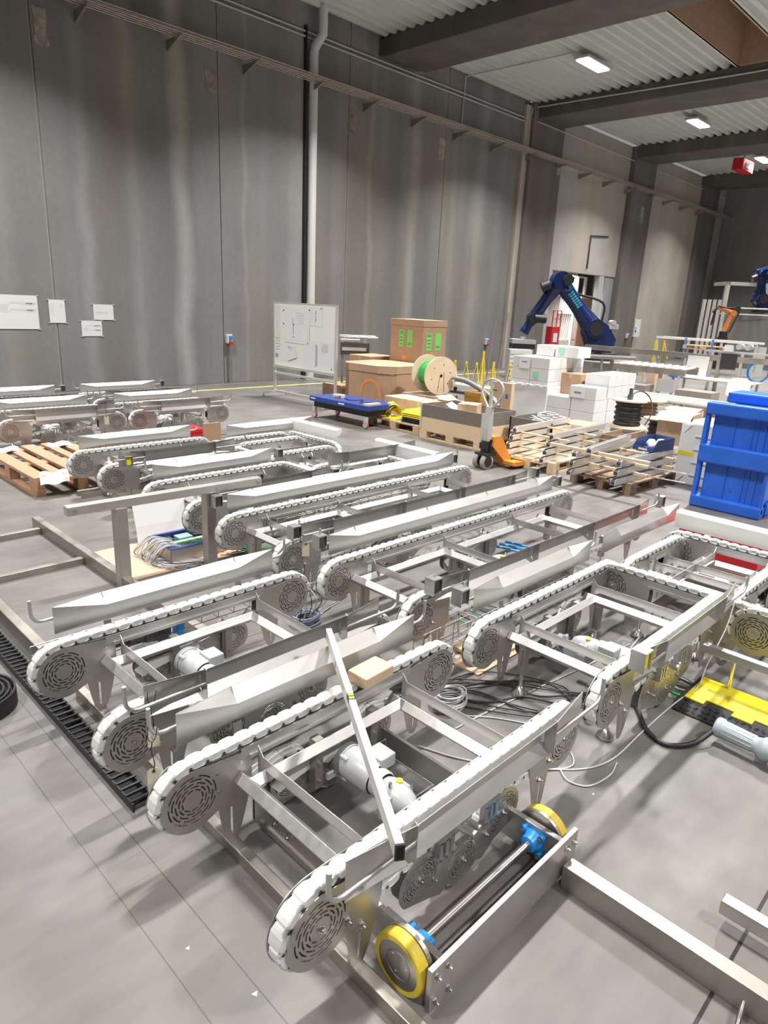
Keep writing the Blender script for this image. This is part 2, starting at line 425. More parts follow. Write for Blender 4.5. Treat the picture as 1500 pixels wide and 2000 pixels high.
# doorway with the room behind
mb = MB().box(22.6, 34.0, WY+3.4, WY+3.5, 0, 4).box(22.6, 22.7, WY+.3, WY+3.5, 0, 4).box(33.9, 34.0, WY+.3, WY+3.5, 0, 4).box(22.6, 34.0, WY+.3, WY+3.5, 3.9, 4).box(22.6, 34.0, WY+.3, WY+3.5, -.1, 0)
struct(mb.build('wall_rear', wall2), 'back room seen through the doorway')
area('lamp_light', (26.2, WY+1.2, 3.8), 1.2, .3, 160); area('lamp_light', (30.2, WY+1.8, 3.8), 1.2, .3, 160)
struct(MB().box(26.35, 26.75, WY+.02, WY+.2, 0, 3.42).box(26.9, 27.6, WY+.05, WY+.2, 0, 3.42, 1).build('door_1', [LGREY, mat('door_panel', (.30, .31, .33), .5)]), 'grey sliding door panels at the right of the opening')
tag(MB().box(30.4, 32.0, WY+3.34, WY+3.39, 2.5, 3.8).box(30.3, 30.4, WY+3.32, WY+3.39, .1, 3.8, 1).build('dark_window', [BLACK, ALUW]), 'black glazed window in the room behind the doorway', 'window')
tag(MB().box(27.2, 28.8, WY+1.2, WY+1.25, .0, 2.6).box(27.2, 28.8, WY+1.18, WY+1.2, 2.55, 2.68, 1).build('wooden_board', [mat('brown_board', (.36, .18, .11), .5), CARDL]), 'large brown wooden board standing behind the robot in the doorway', 'board')
mb = MB()
for i in range(7): mb.box(26.1+i*.16, 26.13+i*.16, WY+1.5, WY+1.55, .0, 3.4)
for z in (.8, 1.9, 2.6, 3.38): mb.box(26.0, 27.9, WY+1.48, WY+1.56, z, z+.06)
mb.box(27.1, 27.22, WY+1.4, WY+1.5, .0, 3.42).box(27.78, 27.9, WY+1.4, WY+1.5, .0, 3.42)
tag(mb.build('white_rack', ALUW), 'white barred rack with a tall frame in the room behind the doorway', 'rack')
t = thing('red_machine', 'red lifting platform with a guard rail behind the blue robot', 'machine', (24.2, WY+.6, 0))
MB().box(0, .6, 0, .5, .55, 1.40).build('body', RED, t, bevel=.02)
MB().box(.12, .42, -.02, 0, .8, 1.15).build('sign_plate', PAPER, t)
mb = MB()
for x in (0, .3, .6): mb.tube([(x, .02, 1.35), (x, .02, 2.0)], .02, 6)
mb.tube([(0, .02, 2.0), (.6, .02, 2.0)], .02, 6).tube([(0, .02, 1.7), (.6, .02, 1.7)], .02, 6)
mb.build('guard_rail', RED, t)
MB().box(0, .6, .02, .5, 0, .55).build('base', DKGREY, t)
# cable tray, conduits, downpipe, sockets, patches
t = thing('cable_tray', 'long wire cable tray on brackets running along the concrete wall', 'cable tray', (0, WY-.25, 6.75))
mb = MB()
for y in (-.32, -.22, -.12, -.02): mb.tube([(-12, y, 0), (XE-.1, y, 0)], .012, 5)
for y in (-.34, -.03): mb.tube([(-12, y, .05), (XE-.1, y, .05)], .012, 5)
x = -12
while x < XE-.2: mb.box(x, x+.014, -.34, 0, -.008, .006); x += .2
mb.build('tray', mat('zinc_wire', (.48, .42, .38), .5, .6), t)
for i in range(6): MB().tube(spline([(-12+k*2.5, -.3+.05*i+.015*math.sin(k*1.7+i*2), .03) for k in range(21)], 2), .014, 5).build('cable', [mat('pinkish_cable', (.52, .42, .38), .6), GREYC][i % 2], t)
x = -10
for i in range(27):
    MB().prism([(-.34, -.03), (.244, -.03), (.244, -.22)], 'x', x, x+.04).build('bracket', STEELD, t); x += 1.78
tag(MB().tube([(0, WY-.05, 7.78), (20.3, WY-.05, 7.78)], .022, 6).tube([(0, WY-.05, 7.68), (20.3, WY-.05, 7.68)], .022, 6).tube([(20.5, WY-.26, 7.72), (XE, WY-.05, 7.72)], .02, 6).build('wall_conduit', LGREY), 'pair of thin conduits fixed high on the concrete wall above the cable tray', 'conduit')
tag(MB().tube([(17.0, WY-.04, 7.68), (17.0, WY-.04, 6.9)], .02, 6).tube([(17.0, WY-.06, 7.6), (17.0, WY-.08, 8.2), (17.1, 10.7, 8.2)], .02, 6).build('vertical_conduit', LGREY), 'thin conduit dropping from the roof to the cable tray between two panels', 'conduit')
tag(MB().tube(spline([(20.33, WY-.12, 6.9), (20.33, WY-.14, 8.0), (20.5, 13.6, 8.12), (20.55, 10, 8.08), (20.56, 7, 8.05), (20.57, 3, 8.1)], 5), .022, 6).build('beam_cable', LGREY), 'pale cable clipped along the side of the second roof beam', 'cable')
mb = MB().tube([(11.42, WY-.14, 0), (11.42, WY-.14, 7.35), (11.44, WY-.16, 7.5), (11.55, WY-.3, 7.75), (11.55, WY-.3, 8.3)], .105, 14)
tag(mb.build('downpipe', MILK), 'grey plastic downpipe running the full height of the concrete wall', 'pipe')
tag(MB().box(11.235, 11.265, WY-.10, WY-.005, 0, 7.9).build('black_pipe', BLACK), 'thin black strip running up the wall left of the downpipe', 'strip')
for (x, z, lab) in ((9.06, 1.02, 'white and blue socket box on the wall left of the whiteboard'), (19.1, .9, 'white and blue socket box on the wall beside the yellow stands'), (28.9, 1.1, 'small white socket box on the dark column beyond the doorway')):
    t = thing('wall_socket', lab, 'socket', (x, WY-(.222 if x > 20 else .001), z))
    MB().box(-.07, .07, -.1, 0, -.1, .1).build('housing', PAPER, t, bevel=.01)
    MB().box(-.03, .05, -.12, -.1, -.02, .07).build('blue_cover', BLUEP, t); MB().box(-.04, .06, -.13, -.09, -.14, -.06).build('red_plug', RED, t)
    MB().tube([(0, -.05, -.1), (0, -.05, -z)], .022, 6).build('conduit', STEELD, t)
t = thing('wall_cabinet', 'white wall cabinet with two black knobs beyond the doorway', 'cabinet', (29.55, WY, 1.05))
MB().box(0, .55, -.25, 0, 0, .75).build('body', PAPER, t, bevel=.01); MB().cyl((.08, -.25, .25), (.08, -.29, .25), .035, 10).build('knob', BLACK, t); MB().cyl((.08, -.25, .38), (.08, -.28, .38), .022, 10).build('knob', BLACK, t)
MB().tube([(.25, -.1, 0), (.25, -.1, -1.05)], .025, 6).build('conduit', STEELD, t)
tag(MB().tube([(25.15, WY-.05, 3.6), (25.15, WY-.05, 4.78), (26.5, WY-.05, 4.86)], .025, 6).build('black_bracket_pipe', BLACK), 'thin black L-shaped pipe high on the pale wall above the doorway', 'pipe')
for i, (x0, x1, z0, z1) in enumerate(((5.3, 5.52, 6.02, 6.6), (8.66, 8.9, 6.02, 6.55), (12.72, 12.98, 6.0, 6.5), (16.1, 16.38, 5.95, 6.5), (22.0, 22.2, 6.4, 6.9), (28.6, 28.85, 5.6, 6.2))):
    y = WY if i < 4 else WY-.22
    lab = ['rough mortar patch at the top left of the wall', 'rough mortar patch beside the second wall joint', 'brown mortar patch beside the third wall joint', 'pinkish mortar patch beside the fourth wall joint', 'pale vertical patch near the top of the first column', 'pale vertical patch near the top of the second column'][i]
    mb = MB(); n = 9
    P = [(x0+(x1-x0)*a+random.uniform(-.02, .02), z0+(z1-z0)*b+random.uniform(-.02, .02)) for a, b in [(k/n, 0) for k in range(n)]+[(1, k/n) for k in range(n)]+[(1-k/n, 1) for k in range(n)]+[(0, 1-k/n) for k in range(n)]]
    tag(mb.prism(P, 'y', y-.012, y+.01).build('mortar_patch', mat('mortar_%d' % i, [(.30, .28, .25), (.25, .23, .21), (.24, .20, .17), (.34, .27, .23), (.3, .29, .27), (.3, .29, .27)][i], .9, noise=.35, scale=9, bump=.8)), lab, 'patch')
tag(MB().box(-12, 21, 13.08, 13.2, 0, .003).build('floor_marking', mat('yellow_line_paint', (.68, .60, .18), .6, noise=.15, scale=6)), 'yellow safety line painted on the floor along the wall', 'marking')
# papers on the wall
def sheet_paper(x0, x1, z0, z1, lab, lines):
    t = thing('wall_drawing', lab, 'paper', (x0, WY, z0)); w_, h_ = x1-x0, z1-z0
    MB().box(0, w_, -.012, -.009, 0, h_).build('sheet', PAPER, t)
    mb = MB()
    for (a, b, c, d) in lines: mb.box(a*w_, b*w_, -.0135, -.012, c*h_, d*h_)
    mb.build('print', mat('faded_print', (.58, .59, .61), .8), t)
    mb = MB()
    for cx in (0, w_):
        for cz in (0, h_): mb.box(cx-.03, cx+.03, -.0136, -.0125, cz-.012, cz+.012, M=None)
    mb.build('tape', mat('clear_tape', (.42, .41, .39), .3), t)
dl = lambda y: [(.45, .9, y, y+.02), (.45, .75, y+.04, y+.055), (.77, .97, y-.01, y+.06), (.25, .45, y-.06, y-.03), (.6, .95, y-.03, y-.015)]
sheet_paper(4.0, 4.9, 1.21, 1.82, 'largest wall drawing, cut by the left edge of the picture', dl(.75)+dl(.55)+[(.25, .42, .55, .68)])
sheet_paper(5.1, 5.4, 1.33, 1.76, 'portrait sheet with short text rows taped over the wall joint', [(.1, .3, .8-.1*k, .83-.1*k) for k in range(6)]+[(.6, .9, .8-.07*k, .83-.07*k) for k in range(3)])
sheet_paper(5.95, 6.36, 1.40, 1.70, 'upper right landscape sheet taped on the concrete wall', [(.12, .3, .78, .84), (.1, .5, .4, .5), (.15, .45, .52, .55), (.56, .7, .38, .56)])
sheet_paper(5.69, 6.10, 1.08, 1.38, 'lowest landscape sheet with two drawn lines on the wall', [(.22, .9, .66, .69), (.6, .95, .6, .73), (.1, .3, .36, .55), (.3, .9, .38, .41), (.65, .95, .33, .45)])
# roof lamps
for lx in LAMP_X:
    for ly in LAMP_Y:
        if not (lx > 15 and ly > 5): continue
        lab = {17.8: 'nearest lit lamp under the corrugated roof', 24.8: 'middle lit lamp under the corrugated roof', 31.5: 'farthest lit lamp at the right edge of the picture'}[lx]
        t = thing('roof_lamp', lab, 'lamp', (lx, ly, 8.02))
        MB().box(-.62, .62, -.2, .2, .05, .11).build('housing', LGREY, t); MB().box(-.55, .55, -.16, .16, .02, .05).build('diffuser', LAMPM, t)
t = thing('red_roof_unit', 'red box hanging from the last roof beam at the right edge', 'unit', (30.4, 10.95, 7.55))
MB().box(-.3, .9, -.2, .2, 0, .42).build('housing', RED, t, bevel=.02); MB().box(0, .4, -.22, -.2, .1, .25).build('sign_plate', PAPER, t); MB().tube([(.3, 0, .42), (.3, 0, .7)], .03, 6).build('hanger', LGREY, t)

# ================================================================ CHAIN CONVEYORS
PITCH = .0655
CW = .055           # chain width
def link_mesh_into(mb, p, q, nrm, y0):
    """one link from pin p to pin q (XZ), outward normal nrm, spanning y0..y0+CW"""
    p = Vector((p[0], 0, p[1])); q = Vector((q[0], 0, q[1])); u = (q-p); l = u.length; u /= l
    n = Vector((nrm[0], 0, nrm[1]))
    prof = [(-.006, -.010), (.012, -.013), (.048, -.013), (.058, -.009), (.0615, .002), (.0605, .012), (.054, .0185), (.040, .0205), (.016, .0200), (.002, .0165), (-.008, .013), (-.012, .001)]
    yc = y0+CW/2
    def ring(y, k, sh):
        return [p+u*(.028+(a-.028)*k)+n*((b)*k+sh)+Vector((0, yc+(y-yc)*((.80 if a < .004 else 1)), 0)) for a, b in prof]
    R = [ring(y0+.001, .82, 0), ring(y0+.005, 1, 0), ring(y0+.018, 1, .001), ring(y0+CW-.018, 1, .001), ring(y0+CW-.005, 1, 0), ring(y0+CW-.001, .82, 0)]
    N = len(prof); vs = [v for r in R for v in r]; fs = []
    for i in range(5):
        for j in range(N): fs.append((i*N+j, (i+1)*N+j, (i+1)*N+(j+1) % N, i*N+(j+1) % N))
    fs += [tuple(range(N)), tuple(reversed(range(5*N, 6*N)))]
    mb.add(vs, fs, 0, False)
    for yy, d in ((y0+.0006, -1), (y0+CW-.0006, 1)):
        mb.cyl(p+Vector((0, yy, 0)), p+Vector((0, yy+.0012*d, 0)), .0058, 8, 1, smooth=False)
    # small moulded groove on the back of the link
    c = p+u*.026+n*.0199
    a = u*.0025; b_ = Vector((0, .012, 0)); c.y += y0+CW/2
    mb.add([c-a-b_, c+a-b_, c+a+b_, c-a+b_], [(0, 1, 2, 3)], 2)
def chain_path(L, drives, zc=.313, R=.098):
    """pin line of the endless chain: over the two ends and around each drive group"""
    circles = [((0, zc), R, 1)]
    for dx in drives:
        circles += [((dx-.235, .185), .105, -1), ((dx, .115), .088, 1), ((dx+.235, .185), .105, -1)]
    circles.append(((L, zc), R, 1))
    # travel: bottom strand left to right, then around the right end, top strand back
    pts = []
    def tangent(c1, r1, s1, c2, r2_, s2):
        # s=+1: circle lies above the strand (strand passes under it); s=-1: strand passes over it
        dx, dz = c2[0]-c1[0], c2[1]-c1[1]; d = math.hypot(dx, dz); base = math.atan2(dz, dx)
        k = (s1*r1-s2*r2_)/d; al = math.asin(max(-1, min(1, k)))
        # unit normal pointing from centre to the strand for s=+1 (below)
        th = base+al; nx, nz = math.sin(th), -math.cos(th)
        return (c1[0]+s1*r1*nx, c1[1]+s1*r1*nz), (c2[0]+s2*r2_*nx, c2[1]+s2*r2_*nz)
    segs = [tangent(*circles[i], *circles[i+1]) for i in range(len(circles)-1)]
    def arcpts(c, r, a0, a1, ccw):
        if ccw:
            while a1 < a0: a1 += 2*PI
        else:
            while a1 > a0: a1 -= 2*PI
        n = max(2, int(abs(a1-a0)*r/.006)); return [(c[0]+r*math.cos(a0+(a1-a0)*i/n), c[1]+r*math.sin(a0+(a1-a0)*i/n)) for i in range(n+1)]
    A = lambda c, p: math.atan2(p[1]-c[1], p[0]-c[0])
    RT = .127
    def endpts(c, a0, a1, left):
        while a1 < a0: a1 += 2*PI
        n = max(4, int((a1-a0)*RT/.006)); out = []
        for i in range(n+1):
            t = a0+(a1-a0)*i/n; d = (t-PI) if left else (2*PI-t)
            f = max(0., min(1., d/(PI/2)))
            r = RT+(R-RT)*math.sin(f*PI/2)**2
            out.append((c[0]+r*math.cos(t), c[1]+r*math.sin(t)))
        return out
    first = segs[0][0]
    pts += endpts(circles[0][0], PI/2, A(circles[0][0], first), True)
    for i, (c, r, s_) in enumerate(circles[1:-1]):
        pts += arcpts(c, r, A(c, segs[i][1]), A(c, segs[i+1][0]), s_ > 0)
    c = circles[-1][0]
    a_ = A(c, segs[-1][1])
    while a_ < PI: a_ += 2*PI
    pts += endpts(c, a_, PI/2+2*PI, False)
    return pts
def resample(pts, step, phase=0.):
    P = pts+[pts[0]]; out = []; acc = -phase
    tot = sum(math.hypot(P[i+1][0]-P[i][0], P[i+1][1]-P[i][1]) for i in range(len(P)-1))
    n = round(tot/step); step = tot/n; t = 0; i = 0; seg = 0.
    for k in range(n):
        target = k*step
        while True:
            l = math.hypot(P[i+1][0]-P[i][0], P[i+1][1]-P[i][1])
            if seg+l >= target or i >= len(P)-2: break
            seg += l; i += 1
        f = (target-seg)/l if l else 0
        out.append((P[i][0]+(P[i+1][0]-P[i][0])*f, P[i][1]+(P[i+1][1]-P[i][1])*f))
    return out
GROOVE = mat('link_groove', (.45, .46, .45), .6)
CACHE = {}
def chain_mesh(L, drives):
    key = ('ch', round(L, 3), tuple(drives))
    if key not in CACHE:
        P = resample(chain_path(L, drives), PITCH); mb = MB()
        for i in range(len(P)):
            a, b = P[i], P[(i+1) % len(P)]
            dx, dz = b[0]-a[0], b[1]-a[1]; l = math.hypot(dx, dz)
            link_mesh_into(mb, a, b, (dz/l, -dx/l), 0)
        CACHE[key] = mb.mesh('drive_chain', [WPLAST, PIN, GROOVE])
    return CACHE[key]
def end_plate_mesh(kind):
    """kind: 'tail' has the slotted strap hanging down; faces XZ, origin at the sprocket centre, body towards +x"""
    if kind not in CACHE:
        z = .313; rr = lambda t: .118+.012*max(0., min(1., (t-PI)/(PI/2)))
        pts = [(rr(t)*math.cos(t), z+rr(t)*math.sin(t)) for t in [PI/2+i*(PI*1.08)/26 for i in range(27)]]
        if kind == 'tail':
            out = pts+[(.10, .215), (.112, .14), (.125, .075), (.14, .052), (.158, .045), (.176, .052), (.20, .10), (.222, .18), (.245, .27), (.245, .405), (.10, .418)]
        elif kind == 'ring':
            out = [(.142*math.cos(t), z+.142*math.sin(t)) for t in [PI/2+i*(PI*1.0)/26 for i in range(27)]]+[(.10, .20), (.245, .265), (.245, .452), (.10, .455)]
        else:
            out = [(.142*math.cos(t), z+.142*math.sin(t)) for t in [PI*.62+i*(PI*.90)/26 for i in range(27)]]+[(.10, .20), (.245, .265), (.245, .405), (.10, .418), (0, .425)]
        holes = slots(0, z, .040, .092, 5, 8, .0026, .2, .74)
        if kind == 'tail': holes.append([(.150, .20), (.160, .20), (.160, .085), (.155, .080), (.150, .085)])
        CACHE[kind] = cut_plate('side_plate', out, holes, .003, STEELP)
    return CACHE[kind]
def drive_plate_mesh():
    if 'drv' not in CACHE:
        A = arc(-.235, .185, .100, PI*1.25, PI*.30, 16); 
        out = A+[(-.12, .235), (-.02, .225), (.08, .235), (.14, .262)]+arc(.235, .185, .100, PI*.75, -PI*.25, 16)+[(.19, .09), (.12, .045)]+arc(0, .118, .095, -PI*.20, -PI*.80, 12)+[(-.12, .045), (-.19, .075)]
        holes = []
        for cx, cz in ((-.235, .185), (0, .118), (.235, .185)): holes += slots(cx, cz, .026, .080, 7, 7, .0018, cx, .74)
        CACHE['drv'] = cut_plate('drive_plate', out, holes, .003, STEELP)
    return CACHE['drv']
def guide_mesh(L, ridge, top_off=.028):
    """far-side guide: faces -y, plane at y=0 (ends), ridge pushed to -y between the kinks; x from 0 to L; ridge height ridge"""
    key = ('g', round(L, 3), ridge)
    if key not in CACHE:
        k = .245; z0, z1 = .446, .586
        xs = [0, k, L-k, L]
        zs_end = [z0, z1-.0005, z1]
        def row(ze, zm, ym): return [(0, 0, ze), (k, ym, zm), (L-k, ym, zm), (L, 0, ze)]
        rows = [row(z0, .436, .020), row(z0+.003, .474, -.016), row(z1-.003, .532, -.016), row(z1, .580, .036)]
        CACHE[key] = MB().sheet(rows, .002, off=(0, 1, 0)).mesh('guide_rail', STEEL)
    return CACHE[key]
def sensor(parent, x, y, z, rx=0, yellow=False, flip=1):
    """stainless sensor bracket box on a bent rod"""
    e = bpy.data.objects.new('sensor_box', MB().box(-.034, .034, -.034, .034, -.004, .004).box(-.034, .034, .030, .034, -.09, -.004).box(-.034, -.030, -.034, .030, -.09, -.004).box(.030, .034, -.034, .030, -.09, -.004).mesh('sensor_box', STEEL))
    C.objects.link(e); e.parent = parent; e.location = (x, y, z)
    MB().box(-.022, .022, -.024, .024, -.08, -.012).build('sensor', YELP if yellow else DKGREY, e)
    return e
def rod_end(parent, x0, x1, y, z, h, sgn=1):
    """16 mm rod from the guide bracket along x, bending up to h"""
    pts = [(x0, y, z), (x1-sgn*.05, y, z-.015), (x1-sgn*.018, y, z-.012), (x1-sgn*.004, y, z+.004), (x1, y, z+.03), (x1, y, z+h)]
    pts = [(x0, y, z)]+[(x1-sgn*.06, y, z)]+[(x1-sgn*.06+sgn*.05*math.sin(t), y, z+.05-.05*math.cos(t)) for t in (PI/8, PI/4, 3*PI/8)]+[(x1-sgn*.01, y, z+.05), (x1-sgn*.01, y, z+h)]
    return MB().tube(pts, .008, 10).build('end_rod', STEEL, parent)
def gearmotor(parent, x, y, z, rot=0, yellow=True):
    """grey gearmotor with its axis along local y; origin on the axis"""
    m = MB()
    m.lathe([(0, .17), (.04, .17), (.062, .16), (.068, .14), (.068, -.01), (.06, -.02)], (0, 0, 0), 'y', 28)
    m.lathe([(.052, -.02), (.056, -.03), (.056, -.06), (.05, -.065)], (0, 0, 0), 'y', 28)
    for a in (PI/4, 3*PI/4, -PI/4, -3*PI/4): m.cyl((.066*math.cos(a), .10, .066*math.sin(a)), (.066*math.cos(a), .145, .066*math.sin(a)), .010, 10)
    b = m.build('gearmotor', GREYP, parent, (x, y, z), (0, 0, rot))
    g = MB(); g.lathe([(0, -.22), (.03, -.215), (.045, -.19), (.058, -.15), (.060, -.09), (.05, -.062)], (0, 0, -.012), 'y', 24)
    g.prism([(-.06, -.10), (.06, -.10), (.075, -.04), (.06, .02), (-.06, .02), (-.075, -.04)], 'y', -.15, -.10)
    g.cyl((-.035, -.20, -.06), (.035, -.20, -.06), .055, 20)
    g.build('gearbox', GREYP, b, bevel=.004)
    MB().box(.02, .105, -.02, .075, .02, .078).build('terminal_box', GREYP, b, bevel=.006)
    f = MB(); f.lathe([(.071, .135), (.071, .165), (.05, .172), (.0, .172)], (0, 0, 0), 'y', 24); f.build('fan_cover', GREYP, b)
    k = MB(); k.cyl((-.03, -.12, .045), (-.03, -.12, .062), .008, 6, smooth=False)
    k.build('breather_plug', BOLT, b)
    if yellow: MB().cyl((.02, -.12, .046), (.02, -.12, .0505), .014, 14).build('yellow_cap', YELP, b)
    return b
def conveyor(name, label, x0, x1, yn, drives, motors=(), guides=('near', 'far'), legs=True, group='chain transfer conveyors', gauge=.689, rods='both', sensors=(), wire=None):
    L = x1-x0; t = thing('chain_conveyor', label, 'conveyor', (x0, yn, 0), 0, group)
    cm = chain_mesh(L, drives)
    yfar = gauge
    place(cm, 'drive_chain', t, (0, .001, 0)); place(cm, 'drive_chain', t, (0, yfar+.001, 0))
    # side plates
    for y, kind in ((-.003, 'tail'), (CW+.002, 'ring'), (yfar-.003, 'tail2'), (yfar+CW+.002, 'plain')):
        k = 'tail' if kind == 'tail2' else kind
        place(end_plate_mesh(k), 'side_plate', t, (0, y, 0))
        o = place(end_plate_mesh(k), 'side_plate', t, (L, y+.003, 0), (0, 0, PI))
    # bolts on the near plates
    mb = MB()
    for xx in (0, .105, .165, L, L-.105, L-.165): bolt(mb, xx, -.004, .313 if xx in (0, L) else (.262 if abs(xx-.105) < .01 or abs(xx-(L-.105)) < .01 else .20), 'y', -1, .009 if xx in (0, L) else .011)
    for xx in (.10, .105, .2, L-.10, L-.2): mb.cyl((xx, yfar-.0032, .37 if xx != .105 else .29), (xx, yfar-.005, .37 if xx != .105 else .29), .007, 10)
    mb.build('plate_bolts', BOLT, t)
    # tracks carrying the top strand
    for y, s_ in ((0, 1), (yfar, -1)):
        m = MB().box(.06, L-.06, y+.006, y+CW-.006, .395, .424)
        m.box(.20, L-.20, y-.004, y+.001, .385, .424).box(.20, L-.20, y+CW+.001, y+CW+.005, .385, .452 if s_ > 0 else .424)
        m.box(.235, L-.235, y-.008 if s_ > 0 else y-.012, y-.003, .372, .388).box(.235, L-.235, y+CW+.003, y+CW+.010, .372, .388)
        m.build('chain_track', STEEL, t)
    # sprocket hubs and lower wheels
    m = MB()
    for xx in (0, L):
        for y in (0, yfar): m.cyl((xx, y+.006, .313), (xx, y+CW-.006, .313), .10, 24, 0)
    m.build('sprocket', mat('sprocket_plastic', (.07, .07, .07), .6), t)
    for d in drives:
        for y in (-.003, yfar-.003): place(drive_plate_mesh(), 'drive_plate', t, (d, y, 0))
        m = MB()
        for y in (0, yfar):
            for dx, r, z in ((-.235, .088, .185), (.235, .088, .185), (0, .070, .115)): m.cyl((d+dx, y+.008, z), (d+dx, y+CW-.008, z), r, 22)
        m.build('idler_wheel', mat('idler_plastic', (.10, .10, .10), .6), t)
        m = MB()
        for dx, z in ((-.235, .185), (0, .118), (.235, .185), (-.16, .14), (.13, .15), (-.06, .215)): bolt(m, d+dx, -.004, z, 'y', -1, .008)
        m.build('drive_bolts', BOLT, t)
        MB().cyl((d, CW+.004, .135), (d, yfar-.004, .135), .016, 20).build('drive_shaft', CHROME, t)
        m = MB().lathe([(.0165, 0), (.045, 0), (.045, .03), (.034, .036), (.034, .06), (.0165, .062)], (d, yfar-.07, .135), 'y', 24)
        m.box(d-.09, d+.09, yfar-.06, yfar-.045, .12, .15)
        b = m.build('shaft_bearing', mat('bearing_white', (.72, .72, .70), .35), t)
        MB().lathe([(.0165, 0), (.036, 0), (.036, .012), (.0165, .012)], (d, yfar-.082, .135), 'y', 24).build('bearing_seal', BLUEP, b)
        # mounting blocks above the drive plate
        m = MB()
        for dx in (-.13, .12):
            for k in range(3): m.box(d+dx-.045+.03*k, d+dx-.030+.03*k, -.03, -.004, .235, .31)
            m.box(d+dx-.05, d+dx+.05, -.03, -.004, .305, .315).box(d+dx-.05, d+dx+.05, -.03, -.004, .232, .240)
        m.cyl((d-.01, -.055, .262), (d-.01, .0, .262), .016, 14).cyl((d+.02, -.05, .27), (d+.02, 0, .27), .012, 12)
        m.build('slotted_block', STEEL, t)
        m = MB().box(d-.15, d-.11, yfar-.05, yfar-.01, .10, .33).box(d+.16, d+.20, yfar-.05, yfar-.01, .10, .33)
        for xx, zz in ((d-.13, .14), (d-.13, .22), (d+.18, .14), (d+.18, .22)): bolt(m, xx, yfar-.05, zz, 'y', -1, .007)
        m.build('hanger', STEELD, t)
        # white moulded arm between the idlers on the inner side
        m = MB().prism([(d-.34, .20), (d-.30, .225), (d-.12, .235), (d+.02, .235), (d+.02, .19), (d-.05, .16), (d-.10, .19), (d-.2, .175), (d-.30, .15)], 'y', yfar-.014, yfar-.006)
        m.build('moulded_arm', mat('bearing_white', (.72, .72, .70), .35), t)
    def ctube(x, y0, y1, z, s_=.036):
        M = Matrix.Translation((x, 0, z)) @ Matrix.Rotation(PI/4, 4, 'Y')
        return MB().box(-s_/2*1.25, s_/2*1.25, y0, y1, -s_/2*1.25, s_/2*1.25, M=M)
    ys, ye = CW+.004, yfar-.003
    cross = [.195, L-.32] if L < 1.6 else [.125, .96, L-.46]
    if legs == 'long3': cross = [.125, .96, 1.75, L-.46]
    for cx in cross: ctube(cx, ys, ye, .305).build('cross_tube', STEEL, t, bevel=.003)
    sheets = [.265, L-.265] if L < 1.6 else [.27, .96+.03, 1.85, L-.30]
    for sx in sheets:
        m = MB()
        rows = [[(sx, ys-.05, .42), (sx, ys, .42), (sx, ys+.015, .40), (sx, ye-.015-.02, .385), (sx, ye, .424)],
                [(sx, ys-.05, .33), (sx, ys, .33), (sx, ys+.05, .33), (sx, ye-.05, .33), (sx, ye, .30)]]
        rows = [[(sx, ys, .418), (sx, ys+.03, .382), (sx, ye-.045, .382), (sx, ye-.012, .418)], [(sx, ys, .30), (sx, ys+.05, .335), (sx, ye-.07, .335), (sx, ye-.012, .30)]]
        m.sheet(rows, .003, off=(1, 0, 0))
        m.box(sx, sx+.028, ys+.05, ye-.06, .333, .336)
        m.build('cross_plate', STEEL, t)
    M = Matrix.Translation((0, yfar-.06, .305)) @ Matrix.Rotation(PI/4, 4, 'X')
    if L < 1.1: cross = cross[:1]+[L-.195]
    spans = [(cross[i], cross[i+1]) for i in range(len(cross)-1)]
    for a, b in spans[:3]: MB().box(a, b, -.022, .022, -.022, .022, M=M).build('long_tube', STEEL, t, bevel=.003)
    for mx, my, mz, rz in motors: gearmotor(t, mx, my, mz, rz)
    # legs with round feet
    if legs:
        for lx in ((.185, L-.33) if L < 1.6 else (.125, 1.0, L-.46)):
            for ly in (.055+.02, yfar-.11):
                m = MB().box(lx-.02, lx+.02, ly-.02, ly+.02, .13, .30).box(lx-.026, lx+.026, ly-.004, ly+.004, .18, .28)
                lg = m.build('leg', STEELD, t)
                MB().cyl((lx, ly, .03), (lx, ly, .14), .010, 10).lathe([(.0, .052), (.014, .050), (.018, .034), (.042, .016), (.044, 0), (0, 0)], (lx, ly, 0), 'z', 20).build('levelling_foot', CHROME, lg)
    # guides
    GL = 1.245 if L < 1.6 else L-.07
    gx = .02
    for g in guides:
        if g == 'far':
            o = place(guide_mesh(GL, .538), 'guide_rail', t, (gx, yfar+.128, 0)); yb = yfar+.128; s_ = 1; zr = .538
        else:
            o = place(guide_mesh(GL, .480), 'guide_rail', t, (gx, -.073, 0)); o.scale = (1, -1, 1); yb = -.073; s_ = -1; zr = .480
        nb = 2 if L < 1.6 else 4
        for i in range(nb):
            bx = gx+.245+(GL-.49)*i/(nb-1)
            m = MB().prism([(yb-s_*.006, .476), (yb+s_*.018, .438), (yb+s_*.040, .445), (yb+s_*.040, .578), (yb+s_*.026, .585), (yb-s_*.006, .526)], 'x', bx-.0015, bx+.0015)
            m.sheet([[(bx-.018, yb-s_*.010, .446), (bx-.018, yb-s_*.018, .40), (bx-.018, yb-s_*.066, .36)], [(bx+.018, yb-s_*.010, .446), (bx+.018, yb-s_*.018, .40), (bx+.018, yb-s_*.066, .36)]], .003, off=(0, s_, .3))
            m.build('guide_bracket', STEEL, t)
        if rods in ('both', 'front'): rod_end(t, gx+.245, gx-(.095 if L < 1.32 else .06), yb+s_*.03, .515, .115, -1)
        if rods in ('both', 'rear'): rod_end(t, gx+GL-.245, gx+GL+.12, yb+s_*.03, .515, .10, 1)
    for (sx, sy, sz, yel) in sensors: sensor(t, sx, sy, sz, yellow=yel)
    return t

